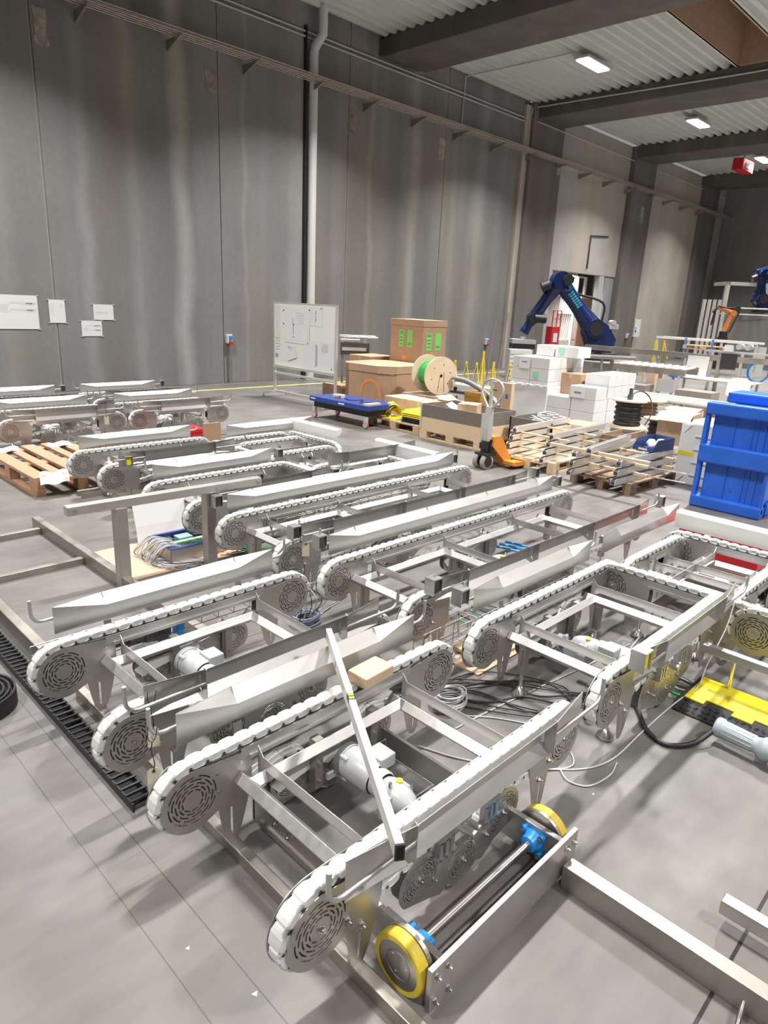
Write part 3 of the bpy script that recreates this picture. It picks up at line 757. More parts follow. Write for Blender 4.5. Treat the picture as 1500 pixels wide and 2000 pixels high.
A1 = conveyor('A1', 'nearest chain conveyor in front, with a spirit level lying across it', .975, 2.285, 1.113, [.665], [(.655, .45, .20, 0)], legs=False)
B1 = conveyor('B1', 'chain conveyor at the left, behind the nearest one, above the black cable chain', .975, 2.288, 2.245, [.665], [(.56, .42, .215, 0)], legs=False)
A2 = conveyor('A2', 'chain conveyor on round feet right of the nearest one, beside the yellow cable ramp', 2.69, 4.02, 1.111, [.665], [(.62, .31, .205, PI)], guides=('near', 'far'), sensors=((-.05, -.12, .645, True), (-.055, .85, .60, False)))
B2 = conveyor('B2', 'long chain conveyor in the second row, running behind the one on round feet', 2.65, 5.38, 2.232, [1.365], [(1.40, .30, .19, PI)], sensors=((-.04, -.105, .61, False), (-.03, .85, .585, False), (2.82, -.105, .58, False), (2.80, .85, .55, False)))
C2 = conveyor('C2', 'long chain conveyor in the third row, with a paper tag near its front end', 2.65, 5.37, 3.392, [1.1], [(1.1, .40, .20, .2)], sensors=((-.07, -.105, .60, False), (-.05, .85, .58, False), (2.74, -.105, .595, False), (2.72, .85, .55, False)))
# second set of modules: back rows and the cross transfers
D2 = conveyor('D2', 'chain conveyor of the fourth row, behind the T-shaped steel stand', 2.65, 3.98, 4.545, [.665], [(.62, .42, .20, 0)], sensors=((1.36, .83, .56, False), (1.30, -.08, .55, False)))
E2 = conveyor('E2', 'chain conveyor of the fifth row with its front end beside the brown pallet', 2.62, 3.94, 6.03, [.665], [(.62, .42, .20, 0)], sensors=((.10, -.09, .54, True),))
F1 = conveyor('F1', 'chain conveyor far left behind the brown pallet, with a hanging paper tag', 2.60, 3.91, 8.78, [.665], [(.62, .42, .20, 0)])
F2 = conveyor('F2', 'chain conveyor right of the one behind the brown pallet, near a red crate', 4.22, 5.50, 8.76, [.64], [(.6, .42, .20, 0)])
F0 = conveyor('F0', 'chain conveyor cut by the left picture edge behind the brown pallet', .98, 2.28, 8.78, [.665], [(.62, .42, .20, 0)])
G1 = conveyor('G1', 'rearmost chain conveyor at the left, closest to the wall drawings', 2.60, 3.91, 9.93, [.665], [(.62, .42, .20, 0)], sensors=((1.38, .83, .57, False),))
G2 = conveyor('G2', 'rearmost chain conveyor at the right, closest to the wall', 4.22, 5.50, 9.93, [.64], [(.6, .42, .20, 0)], sensors=((1.38, .83, .57, False),))
# cross transfers: short X chains between two Y chains
def side_guide_mesh(L):
    m = MB(); pr = [(0, .445), (0, .56), (.02, .578), (.07, .578), (.07, .574), (.022, .573), (.004, .556), (.004, .445)]
    k = .02; m.prism(pr, 'x', 0, L); m.prism([(0, .50), (0, .56), (.02, .578), (.07, .578), (.07, .54), (.03, .50)], 'x', -.002, 0).prism([(0, .50), (0, .56), (.02, .578), (.07, .578), (.07, .54), (.03, .50)], 'x', L, L+.002)
    return m.mesh('guide_rail', ALUW)
def cross_unit(label, X, Y0, LY, gl=None, motor=True, sens=()):
    t = conveyor('Y', label, 0, LY, 0, [], [(LY*.35, .77, .24, -PI/2)] if motor else [], guides=(), gauge=1.06, rods='none', group='cross transfer conveyors', sensors=sens)
    t.location = (X, Y0, 0); t.rotation_euler = (0, 0, -PI/2)
    if gl:
        a, l_ = gl
        q = place(side_guide_mesh(l_), 'guide_rail', t, (a, 1.19, 0))
        for bx in (a+.25, a+l_-.25): MB().prism([(1.13, .40), (1.20, .44), (1.24, .44), (1.24, .36), (1.14, .36)], 'x', bx-.02, bx+.02).build('guide_bracket', STEEL, t)
    return t
A3 = cross_unit('cross transfer conveyor in the right corner with a pale end guide, beside the blue crate', 3.985, 1.76, .88, (-.11, 1.25))
A3x = conveyor('A3x', 'short chain conveyor lying between the two cross chains near the blue crate', 4.20, 4.92, 1.03, [], [], guides=(), legs=False, gauge=.69)
D3 = cross_unit('cross transfer conveyor in the middle, left of the orange pallet truck', 3.965, 5.22, .80, (.05, .86))
D3x = conveyor('D3x', 'short chain conveyor between the cross chains, left of the orange pallet truck', 4.20, 4.86, 4.93, [], [], guides=('near',), legs=False, gauge=.66, rods='none')
E3 = cross_unit('rear cross transfer conveyor in front of the blue lift table', 3.965, 6.48, .74, (-.21, .90))
E3x = conveyor('E3x', 'short chain conveyor between the rear cross chains, facing the blue lift table', 4.20, 4.90, 6.20, [], [], guides=('far',), legs=False, gauge=.30, rods='none')
Z3 = cross_unit('cross transfer conveyor at the right picture edge behind the yellow cable ramp', 3.975, .90, .95, gl=None)
# raised far guide with bent end beside A2 and A3
g = place(guide_mesh(1.26, .538), 'guide_rail', A3x, (-.08, .90, 0))
# tag-like extras -------------------------------------------------
def wire_basket(parent, x0, x1, y0, y1, z0, z1, name='wire_cable_tray'):
    mb = MB(); r = .0028
    for z, y in ((z0, y0), (z0, y1), (z0, (y0+y1)/2), ((z0+z1)/2, y0), ((z0+z1)/2, y1), (z1, y0), (z1, y1)): mb.tube([(x0, y, z), (x1, y, z)], r, 5)
    n = int((x1-x0)/.1)
    for i in range(n+1):
        x = x0+(x1-x0)*i/n; mb.tube([(x, y0, z1), (x, y0, z0), (x, y1, z0), (x, y1, z1)], r, 5)
    return mb.build(name, WIRE, parent)
wire_basket(B1, -.06, 1.30, .80, .93, .27, .36)
wire_basket(A1, .78, .90, .06, .62, .10, .17)
wire_basket(C2, .55, 2.3, .80, .92, .26, .33); wire_basket(B2, -.05, .35, -.07, .0, .12, .26); wire_basket(C2, -.05, .35, -.07, .0, .12, .26)
wire_basket(A2, .05, 1.2, .80, .92, .24, .32)
MB().box(-.03, .0, .80, .86, .12, .30).build('post', STEELD, B1)
# dark gearmotor of the left conveyor behind the chain
mb = MB().box(.42, .56, .73, .83, .28, .38); mb.build('control_box', DKGREY, B1, bevel=.004)
MB().cyl((.24, .78, .33), (.34, .78, .33), .03, 16).cyl((.34, .78, .33), (.42, .78, .33), .045, 16, 0).build('dark_motor', DKGREY, B1)
MB().box(.60, .64, .74, .80, .22, .36).build('blue_valve', BLUEP, B1, bevel=.006)
# second rod end lying near the front of each first-column guide is part of the frame; manila tags hang from them
def manila(x, y, z, label, s=1, rot=0.3, mark=''):
    t = thing('paper_tag', label, 'tag', (x, y, z), rot)
    MB().prism([(-.022*s, -.09*s), (.022*s, -.09*s), (.022*s, -.012*s), (.012*s, 0), (-.012*s, 0), (-.022*s, -.012*s)], 'y', -.0006, .0006).build('card', TAG, t)
    MB().cyl((0, -.002, -.012*s), (0, .002, -.012*s), .006*s, 12).build('eyelet', mat('brown_eyelet', (.25, .10, .05), .7), t)
    MB().tube(spline([(0, -.002, -.012*s), (.004, -.010, .03*s), (-.004, -.004, .07*s), (0, .0, .10*s)], 5), .0018*s, 6).tube(spline([(0, 0, .10*s), (.012, -.005, .12*s), (.02, .004, .155*s)], 4), .0014*s, 5).tube(spline([(0, 0, .10*s), (-.012, -.005, .12*s), (-.01, .004, .16*s)], 4), .0014*s, 5).build('cable_tie', BLACK, t)
    if mark:
        m = MB()
        for i, ch in enumerate(mark): pass
        m.tube([(-.006, -.0012, -.045*s+.008*math.sin(a)) if False else (.007*math.cos(a), -.0012, -.045*s+.010*math.sin(a)) for a in [PI*.4+i*.4 for i in range(12)]], .0009, 4)
        m.build('handwriting', INK, t)
    return t
manila(.905, 1.935, .405, 'manila tag hanging lowest from the front rod, beside the round end of the nearest conveyor', 1.05, -.45)
manila(1.02, 2.165, .40, 'manila tag with a handwritten mark half hidden behind the guide corner', 1, -.45, '0')
manila(2.72, 3.34, .44, 'crumpled manila tag on the sensor bracket of the third row conveyor', 1.1, -.66)
manila(3.72, 8.66, .44, 'small manila tag hanging from the far conveyor behind the brown pallet', 1.3, -.40)
# spirit level and wood block
t = thing('spirit_level', 'aluminium box spirit level lying across the two guides of the nearest conveyor', 'spirit level', (1.768, 2.008, .5865))
d = Vector((1.105-1.768, .95-2.008, 0)); LL = d.length; t.rotation_euler = (0, 0, math.atan2(d.y, d.x))
MB().box(0, LL, -.0125, .0125, 0, .05).build('body', ALUW, t, bevel=.0015)
MB().box(LL-.001, LL+.006, -.0135, .0135, -.001, .051).box(-.006, .001, -.0135, .0135, -.001, .051).build('end_cap', BLACK, t)
MB().box(LL+.006, LL+.0066, -.009, .009, .006, .044).build('end_recess', mat('deep_black', (.004, .004, .004), .9), t)
MB().box(.52, .56, -.0132, .0132, .034, .0512).build('vial_frame', BLACK, t)
b = MB().box(.524, .556, -.010, .010, .040, .0518).build('vial', mat('vial_green', (.45, .85, .12), .15), t)
MB().box(.536, .544, -.0105, .0105, .0518, .0522).build('vial_marks', INK, t)
MB().prism([(.245, .012), (.26, .006), (.275, .012), (.275, .03), (.26, .036), (.245, .03)], 'y', -.0131, -.0125).prism([(.70, .012), (.72, .006), (.80, .006), (.82, .012), (.82, .03), (.80, .036), (.72, .036), (.70, .03)], 'y', .0125, .0131).build('grip_recess', STEELD, t)
o = MB().box(-.088, .088, -.055, .055, 0, .052).build('wood_block', PINE, None, (1.83, 1.80, .462), (0, 0, .06), bevel=.006)
tag(o, 'rectangular pine block sitting on the white chain beside the spirit level', 'wood block')

# transfer car under the nearest conveyor, and its floor rails
t = thing('transfer_car', 'steel transfer car with yellow wheels and a blue-bearing axle in front', 'trolley', (1.26, .885, 0))
def bolts(mb, pts, ax, s_, r=.010):
    for p in pts: bolt(mb, p[0], p[1], p[2], ax, s_, r)
MB().box(-.075, .745, -.018, 0, .03, .19).build('cross_plate', mat('grey_steel_bar', (.47, .45, .44), .42, .8, noise=.08, scale=6, rvar=.06), t, bevel=.0015)
m = MB(); bolts(m, [(-.05, -.018, .155), (.0, -.018, .155), (-.05, -.018, .06), (.01, -.018, .06), (.67, -.018, .15), (.72, -.018, .15), (.67, -.018, .06), (.72, -.018, .06)], 'y', -1, .010); m.build('plate_bolts', BOLT, t)
for x in (0, .675):
    MB().box(x-.014, x+.010, 0, .24, .045, .168).box(x-.012, x+.004, .24, .95, .045, .165).build('side_plate', STEELP, t, bevel=.002)
MB().box(-.012, .69, .94, .955, .05, .17).build('rear_plate', STEELP, t)
m = MB(); bolts(m, [(-.012, .42, .11), (-.012, .72, .12), (-.012, .80, .13)], 'x', -1, .012); m.build('side_bolts', BOLT, t)
MB().prism([(-.02, .055), (.05, .05), (.05, .075), (-.02, .08)], 'y', .30, .90).build('ledge', STEELD, t)
MB().cyl((-.05, .112, .105), (.74, .112, .105), .0165, 24).build('axle', CHROME, t)
for x, s_ in ((0.02, 1), (.655, -1)):
    m = MB(); m.lathe([(.017, 0), (.046, 0), (.046, s_*.018), (.034, s_*.034), (.030, s_*.046), (.017, s_*.047)], (x-.014*s_, .112, .105), 'x', 28, smooth=False)
    for a in (PI/4, 3*PI/4, 5*PI/4, 7*PI/4):
        m.cyl((x-.014*s_, .112+.054*math.cos(a), .105+.054*math.sin(a)), (x+.016*s_, .112+.054*math.cos(a), .105+.054*math.sin(a)), .013, 12)
        m.prism([(.112+.024*math.cos(a)-.012*math.sin(a), .105+.024*math.sin(a)+.012*math.cos(a)), (.112+.056*math.cos(a)-.010*math.sin(a), .105+.056*math.sin(a)+.010*math.cos(a)), (.112+.056*math.cos(a)+.010*math.sin(a), .105+.056*math.sin(a)-.010*math.cos(a)), (.112+.024*math.cos(a)+.012*math.sin(a), .105+.024*math.sin(a)-.012*math.cos(a))], 'x', x-.014*s_, x+.006*s_)
    b = m.build('bearing', BLUEP, t)
    m = MB()
    for a in (PI/4, 3*PI/4, 5*PI/4, 7*PI/4): m.cyl((x+.016*s_, .112+.054*math.cos(a), .105+.054*math.sin(a)), (x+.024*s_, .112+.054*math.cos(a), .105+.054*math.sin(a)), .008, 6, smooth=False)
    m.build('bearing_bolts', BOLT, b)
for x, s_ in ((-.02, -1), (.695, 1)):
    y, z = .112, .102
    b = MB().lathe([(.078, s_*.014), (.094, s_*.014), (.099, s_*.018), (.099, s_*.050), (.095, s_*.055), (.078, s_*.055)], (x, y, z), 'x', 64, smooth=False).build('wheel_tyre', YEL, t)
    MB().lathe([(.03, 0), (.100, 0), (.100, s_*.013), (.080, s_*.014), (.080, s_*.053), (.050, s_*.053), (.049, s_*.049), (.046, s_*.049), (.045, s_*.053), (0, s_*.053)], (x, y, z), 'x', 48, smooth=False).build('wheel_hub', STEELP, b)
    m = MB()
    for a in (.8, .8+PI*2/3, .8+PI*4/3): m.cyl((x+s_*.053, y+.034*math.cos(a), z+.034*math.sin(a)), (x+s_*.055, y+.034*math.cos(a), z+.034*math.sin(a)), .004, 10)
    m.build('hub_screws', BOLT, b)
RAILM = mat('rail_tube_steel', (.40, .37, .34), .42, .85, noise=.15, scale=5, rvar=.1)
def rtube(name, label, cat, x0, x1, y0, y1, z0, z1, group=None, m=RAILM):
    return tag(MB().box(x0, x1, y0, y1, z0, z1).build(name, m, bevel=.004), label, cat, group)
rtube('floor_rail', 'long square steel tube on the floor passing left of the yellow front wheel', 'steel tube', 1.108, 1.152, -.9, 3.2, 0, .055)
rtube('floor_rail', 'thick square steel tube running from the transfer car to the lower right corner', 'steel tube', 1.90, 1.96, -.9, .858, 0, .10)
rtube('steel_tube', 'short pale steel tube end lying at the lower right picture edge', 'steel tube', 2.165, 2.215, -.9, .405, .05, .105, m=STEEL)
tag(MB().box(2.175, 2.205, -.6, -.55, 0, .05).build('tube_support', RAILM), 'hidden spacer under the pale steel tube end at the picture edge', 'spacer')
tag(MB().cyl((1.60, .20, .012), (1.90, .235, .04), .008, 10).build('thin_rod', CHROME), 'thin bright rod leaning against the thick floor tube at the lower edge', 'rod')
# left: welded base frame and T-shaped stand
t = thing('base_frame', 'dark square-tube frame lying on the floor at the left edge', 'frame', (1.15, 4.6, 0))
MB().box(.72, .78, -1.35, 1.42, 0, .095).build('frame_tube', RAILM, t, bevel=.004); MB().box(-.06, 0, -.95, 1.42, 0, .095).build('frame_tube', RAILM, t, bevel=.004)
for y in (.36, 1.24): MB().box(0, .72, y-.03, y+.02, 0.0, .05).build('frame_tube', RAILM, t, bevel=.003)
for y in (.36, 1.24): MB().box(-1.6, -.06, y-.03, y+.02, 0.0, .05).build('frame_tube', RAILM, t, bevel=.003)
MB().box(-.05, -.01, -1.03, -.95, .01, .07).box(.02, .05, -1.02, -.96, 0, .05).build('end_clamp', BLACK, t)
t = thing('t_shaped_stand', 'steel stand of two posts under a long horizontal square beam at the left', 'stand', (1.90, 4.33, 0))
TUBE = mat('mid_tube_steel', (.50, .47, .44), .42, .8, noise=.1, scale=4, rvar=.08)
MB().box(-.04, .04, -.04, .04, 0, .595).build('post', TUBE, t, bevel=.004); MB().box(.64, .72, -.05, .03, 0, .595).build('post', TUBE, t, bevel=.004)
mm = Matrix.Rotation(-.045, 4, 'Z')
MB().box(-.345, 1.11, -.035, .035, .595, .655, M=mm).build('beam', mat('beam_tube_steel', (.58, .56, .53), .4, .7, noise=.08, scale=4), t, bevel=.004)
MB().cyl((1.07, -.085, .625), (1.07, -.105, .625), .012, 12).cyl((-.30, -.03, .625), (-.30, -.045, .625), .010, 12).build('beam_screws', BOLT, t)
# cable drag chain and rubber roll
t = thing('cable_drag_chain', 'long black plastic cable chain on the floor at the left edge', 'cable chain', (.99, 3.1, 0))
mb = MB()
y = -.86
k = 0
while y < 1.9:
    mb.box(-.045, .045, y, y+.012, .034, .045).box(-.045, -.036, y-.012, y+.034, 0, .040).box(.036, .045, y-.012, y+.034, 0, .040); mb.box(-.045, .045, y, y+.012, 0, .006)
    y += .046
mb.build('links', BLACK, t, bevel=.0015)
MB().box(-.034, .034, -.84, 1.9, .004, .010).build('inner_strip', mat('inner_dark', (.01, .01, .011), .8), t)
t = thing('rubber_mat_roll', 'rolled black rubber mat standing on the floor at the left edge', 'rubber roll', (.70, 3.40, 0))
mb = MB()
sp_ = [((.03+.0125*a/(PI)*1.0)*math.cos(a), (.03+.0125*a/(PI)*1.0)*math.sin(a)) for a in [i*.22 for i in range(int(13.2*PI/.22))]]
def spiral_band(pts, h, th=.010):
    m = MB(); n = len(pts); vs = []
    for i, (x, y) in enumerate(pts):
        r = math.hypot(x, y); ux, uy = x/r, y/r
        vs += [(x, y, 0), (x+ux*th, y+uy*th, 0), (x+ux*th, y+uy*th, h), (x, y, h)]
    fs = []
    for i in range(n-1):
        for j in range(4): fs.append((i*4+j, i*4+(j+1) % 4, (i+1)*4+(j+1) % 4, (i+1)*4+j))
    m.add(vs, fs+[(3, 2, 1, 0), (4*n-4, 4*n-3, 4*n-2, 4*n-1)]); return m
spiral_band(sp_, .09).build('rolled_mat', RUBBER, t)
MB().cyl((0, 0, .002), (0, 0, .07), .17, 40).build('roll_core', mat('inner_dark', (.01, .01, .011), .8), t)

# ================================================================ WORKSHOP GOODS
def pallet(label, x, y, rz=0, m=PALW, z=0, lx=1.2, ly=.8):
    """euro pallet, x along the deck boards, corner at (x,y)"""
    t = thing('pallet', label, 'pallet', (x, y, z), rz, 'wooden pallets')
    ws = (.145, .10, .145, .10, .145); g = (ly-sum(ws))/4; yy = 0
    for w_ in ws: MB().box(0, lx, yy, yy+w_, .122, .144).build('deck_board', m, t); yy += w_+g
    for xx in (0, lx/2-.0725, lx-.145):
        MB().box(xx, xx+.145, 0, ly, .100, .122).build('cross_board', m, t)
        for yb in (0, ly/2-.05, ly-.10): MB().box(xx, xx+.145, yb, yb+.10, .022, .100).build('block', m, t)
    for yb in (0, ly/2-.05, ly-.10): MB().box(0, lx, yb, yb+.10, 0, .022).build('bottom_board', m, t)
    return t
def carton(name, label, x0, x1, y0, y1, z0, z1, m=CARD, group=None, tape=True, rz=0, parts=()):
    t = thing(name, label, 'box', (x0, y0, z0), rz, group); a, b, c = x1-x0, y1-y0, z1-z0
    MB().box(.001, a-.001, .001, b-.001, 0, c-.001).build('body', m, t, bevel=.004)
    if tape:
        MB().box(-.0006, 0, b/2-.03, b/2+.03, c-.09, c).box(0, a, b/2-.03, b/2+.03, c-.001, c+.0006).build('tape', mat('brown_tape', (.50, .36, .25), .35), t)
    for (nm, mt, box) in parts: MB().box(*box).build(nm, mt, t)
    return t
# --- whiteboard
t = thing('whiteboard', 'mobile whiteboard with pinned drawings and handwriting, on a wheeled grey stand', 'whiteboard', (8.68, 9.85, 0))
MB().box(-.02, .02, .0, 1.88, .67, 1.89).build('panel', WBOARD, t)
MB().box(-.028, .028, -.03, 0, .10, 1.91).build('post', ALU, t); MB().box(-.028, .028, 1.88, 1.91, .10, 1.91).build('post', ALU, t)
MB().box(-.026, .026, 0, 1.88, 1.89, 1.91).build('top_rail', ALU, t); MB().box(-.07, .01, 0, 1.88, .62, .67).build('pen_tray', ALU, t); MB().box(-.026, .026, 0, 1.88, .48, .52).build('cross_rail', ALU, t); MB().box(-.02, .02, 0, 1.88, .10, .14).build('cross_rail', ALU, t)
for y in (-.015, 1.895):
    MB().box(-.33, .33, y-.02, y+.02, .085, .115).build('foot', ALU, t)
    for x in (-.31, .31):
        c = MB().cyl((x, y-.012, .035), (x, y+.012, .035), .035, 14).build('caster', LGREY, t)
        MB().box(x-.02, x+.02, y-.018, y+.018, .05, .085).build('fork', ALU, c)
def pin_sheet(y0, y1, z0, z1, lines, lift=.004):
    b = MB().box(-.02-lift, -.02-lift+.0015, y0, y1, z0, z1).build('pinned_sheet', PAPER, t)
    mb = MB()
    for (a, b_, c, d) in lines: mb.box(-.0212-lift, -.0205-lift+.0002, y0+(y1-y0)*a, y0+(y1-y0)*b_, z0+(z1-z0)*c, z0+(z1-z0)*d)
    mb.build('drawn_lines', mat('grey_ink', (.22, .22, .24), .8), b)
ln = lambda a, b, c0, n, s_=.06: [(a+random.uniform(0, .03), b-random.uniform(0, .08), c0-s_*i, c0-s_*i+.012) for i in range(n)]
pin_sheet(.75, 1.60, 1.42, 1.79, [(.62, .635, 0, .55)]+ln(.2, .5, .8, 6, .13))
pin_sheet(.75, 1.55, 1.14, 1.50, [(.62, .64, .45, 1), (.60, .66, .3, .36)]+ln(.04, .12, .85, 8, .09), .007)
pin_sheet(.37, .73, 1.50, 1.84, [(.52, .58, .62, .82), (.52, .58, .50, .58), (.52, .58, .22, .46)]+ln(.8, .95, .85, 8, .08))
pin_sheet(.02, .92, .69, 1.22, [(.58, .60, .08, .9), (.54, .56, .12, .85)]+ln(.18, .42, .9, 6, .05))
b = MB().prism([(1.14, .86), (1.20, 1.05), (1.52, 1.14), (1.50, .98), (1.42, .78)], 'x', -.036, -.03).build('folded_sheet', PAPER, t)
mb = MB()
for i, y in enumerate((1.26, 1.30, 1.335, 1.37, 1.40)): mb.box(-.0375, -.036, y, y+.006, .98+.01*i, 1.03+.01*i)
mb.box(-.0375, -.036, 1.27, 1.40, 1.055, 1.06); mb.build('drawn_lines', INK, b)
mb = MB()
for i in range(26): mb.box(-.0212, -.02, 1.72-random.uniform(0, .03), 1.86, 1.84-i*.026, 1.844-i*.026)
mb.build('handwriting', mat('faint_marker', (.45, .45, .44), .6), t)
mb = MB()
for i in range(5): mb.box(-.0212, -.02, 1.70, 1.86, 1.20-i*.055, 1.208-i*.055)
mb.build('blue_marks', mat('blue_marker', (.08, .16, .30), .5), t)
MB().box(-.022, -.02, 1.76, 1.86, .82, .90).build('sticker', mat('blue_sticker', (.25, .35, .42), .5), t)
for (y, z) in ((1.57, 1.76), (1.57, 1.50), (.76, 1.79), (1.24, 1.50), (.41, 1.83), (.80, 1.17), (.08, .73)): MB().cyl((-.03, y, z), (-.020, y, z), .013, 10).build('magnet', BLACK, t)
# --- blue lift table
t = thing('lift_table', 'low blue lift table trolley with red-rimmed casters, in front of the cardboard boxes', 'lift table', (7.62, 7.85, 0))
MB().box(0, .68, 0, 1.46, .30, .385).build('table_top', BLUED, t, bevel=.008); MB().box(.06, .62, .06, 1.40, .20, .30).build('scissor_frame', BLACK, t)
MB().box(-.001, 0, .55, .70, .335, .36).box(-.001, 0, 1.30, 1.42, .34, .36).build('name_label', PAPER, t)
for x in (.06, .60):
    for y in (.08, 1.38):
        c = MB().lathe([(.045, -.018), (.058, -.014), (.058, .014), (.045, .018)], (x, y, .06), 'x', 22).build('caster', mat('red_wheel_rim', (.55, .10, .06), .5), t)
        MB().cyl((x-.02, y, .06), (x+.02, y, .06), .044, 18).box(x-.026, x+.026, y-.03, y+.03, .10, .20).build('wheel_disc', LGREY, c)
t = thing('control_box', 'beige hand control with orange buttons lying on the blue lift table', 'remote control', (7.86, 8.72, .385), .2)
MB().box(0, .09, 0, .20, 0, .06).build('body', TAG, t, bevel=.006)
for k in range(3): MB().cyl((-.002, .05+.05*k, .03), (-.012, .05+.05*k, .03), .014, 12).build('button', ORANGE if k else BLACK, t)
tag(MB().tube(spline([(7.9, 8.7, .40), (7.85, 8.5, .39), (8.0, 8.35, .40), (7.8, 8.2, .39), (8.05, 8.1, .39)], 6), .008, 6).build('coiled_cable', BLACK), 'black cable curled on top of the blue lift table', 'cable')
tag(MB().box(7.66, 7.98, 7.90, 7.99, .385, .41).build('wood_lath', PINE), 'short light wood lath on the front corner of the blue lift table', 'lath')
# --- cardboard boxes
mb = MB()
oc = [(0, .25), (.25, 0), (1.0, 0), (1.25, .25), (1.25, 1.05), (1.0, 1.28), (.2, 1.28), (0, 1.05)]
t = thing('octagonal_box', 'large brown eight-sided cardboard container with an orange spray mark, beside the cable reel', 'box', (9.02, 8.78, .0), .05)
MB().prism(oc, 'z', .02, .78).build('body', CARD, t, bevel=.004)
oc2 = [(x*1.02-.012, y*1.02-.012) for x, y in oc]; MB().prism(oc2, 'z', .74, .87).build('lid', mat('lid_card', (.44, .29, .19), .8, noise=.05, scale=4), t, bevel=.004)
t['label'] = 'large brown eight-sided cardboard container with an orange spray mark, beside the cable reel'
MB().sheet([[(.252-.25*s_-.004, .25*s_-.004, z) for s_ in (.15, .4)] for z in (.72, .83)], .001, off=(-1, -1, 0)).build('paper_label', PAPER, t)
MB().sheet([[(.252-.25*s_-.004, .25*s_-.004, z) for s_ in (.55, .75)] for z in (.73, .83)], .001, off=(-1, -1, 0)).build('paper_label', PAPER, t)
mb = MB()
ringp = arc(.42, .36, .27, -.1, PI*1.05, 18); ringi = arc(.42, .36, .21, PI*1.05, -.1, 18)
rows = [[(-.004, p[0], p[1]) for p in ringp], [(-.004, p[0], p[1]) for p in reversed(ringi)]]
mb.sheet(rows, .001, off=(-1, 0, 0)); mb.build('spray_mark', SPRAY, t)
pallet('pallet hidden under the large eight-sided cardboard container', 9.9, 8.6, PI/2, OLDWOOD, -.0) if False else None
t = carton('tall_box', 'tallest brown cardboard box with green labels, standing behind the cable reel', 10.3, 11.0, 9.11, 10.0, .0, 1.69, parts=[
    ('lid', mat('lid_card', (.44, .29, .19), .8), (-.012, .712, -.012, .902, 1.58, 1.70)),
    ('green_label', GREEN, (-.003, -.001, .52, .64, 1.16, 1.50)), ('green_label', GREEN, (-.003, -.001, .28, .42, 1.16, 1.50)),
    ('green_label', GREEN, (.10, .26, -.003, -.001, 1.12, 1.46)), ('green_label', GREEN, (.36, .55, -.003, -.001, 1.12, 1.46)),
    ('spray_mark', SPRAY, (-.002, -.001, .42, .55, .9, 1.0)), ('spray_mark', SPRAY, (.25, .33, -.002, -.001, .85, 1.1))], tape=False)
mb = MB()
for i, z in enumerate((1.45, 1.42, 1.34, 1.28, 1.21)): mb.box(-.0036, -.003, .54, .62, z, z+.012).box(.12, .24, -.0036, -.003, z-.03, z-.018)
for z in (1.21, 1.24): mb.box(-.0036, -.003, .30, .40, z, z+.010).box(.38, .52, -.0036, -.003, z-.04, z-.03)
mb.build('label_print', mat('dark_green_print', (.03, .10, .03), .7), t)
carton('cardboard_box', 'low cardboard box between the tall box and the dark machine', 9.9, 10.6, 10.15, 10.8, .0, .93, CARD)
carton('cardboard_box', 'small brown box on the floor behind the whiteboard stand', 9.62, 10.0, 10.72, 11.32, 0, .29, CARD)
carton('parcel', 'flat brown parcel with papers on top, behind the yellow plastic parts', 8.62, 9.22, 7.45, 8.45, .144, .43, CARDL, parts=[('paper_sheet', PAPER, (.12, .4, .3, .62, .287, .289)), ('paper_sheet', PAPER, (.2, .5, .62, .9, .287, .289)), ('clear_tape', mat('clear_tape2', (.62, .55, .48), .3), (-.001, .0, .15, .22, 0, .287))])
t = carton('open_carton', 'opened brown carton with raised flaps, right of the flat parcel', 9.0, 9.45, 6.95, 7.45, .144, .42, CARDL, tape=False)
MB().sheet([[(0, 0, .28), (0, .5, .28)], [(-.17, .02, .34), (-.17, .46, .34)]], .003, off=(0, 0, 1)).sheet([[(0, .5, .28), (.45, .5, .28)], [(.02, .66, .36), (.43, .66, .36)]], .003, off=(0, 0, 1)).build('flap', CARDL, t)
# --- big wooden reel
t = thing('cable_reel', 'big pale plywood reel wound with green hose, in front of the tall box', 'reel', (9.42, 7.86, .80), math.radians(72-90))
PLY = mat('plywood_flange', (.66, .55, .40), .6, noise=.08, scale=5)
for y in (0, .46):
    fl = MB().cyl((0, y-.012, 0), (0, y+.012, 0), .335, 48, smooth=False).build('flange', PLY, t, bevel=.003)
m = MB().cyl((0, -.016, 0), (0, -.012, 0), .028, 16)
for k in range(6): a = k*PI/3+.3; m.cyl((.2*math.cos(a), -.016, .2*math.sin(a)), (.2*math.cos(a), -.012, .2*math.sin(a)), .010, 8)
m.build('bore_holes', BLACK, t)
m = MB(); m.lathe([(.21+.004*(k % 2), .014+.432*k/36) for k in range(37)], (0, 0, 0), 'y', 40); m.build('green_hose', mat('green_hose', (.03, .38, .07), .18, noise=.15, scale=20), t)
MB().tube([(-.06, -.015, -.28), (-.03, -.018, -.02)], .003, 4).tube([(.08, -.015, -.28), (.05, -.018, .06)], .003, 4).build('tie_cord', INK, t)
carton('brown_crate', 'low brown wooden box carrying the big plywood reel', 9.1, 9.75, 7.7, 8.5, 0, .455, OLDWOOD, tape=False) 
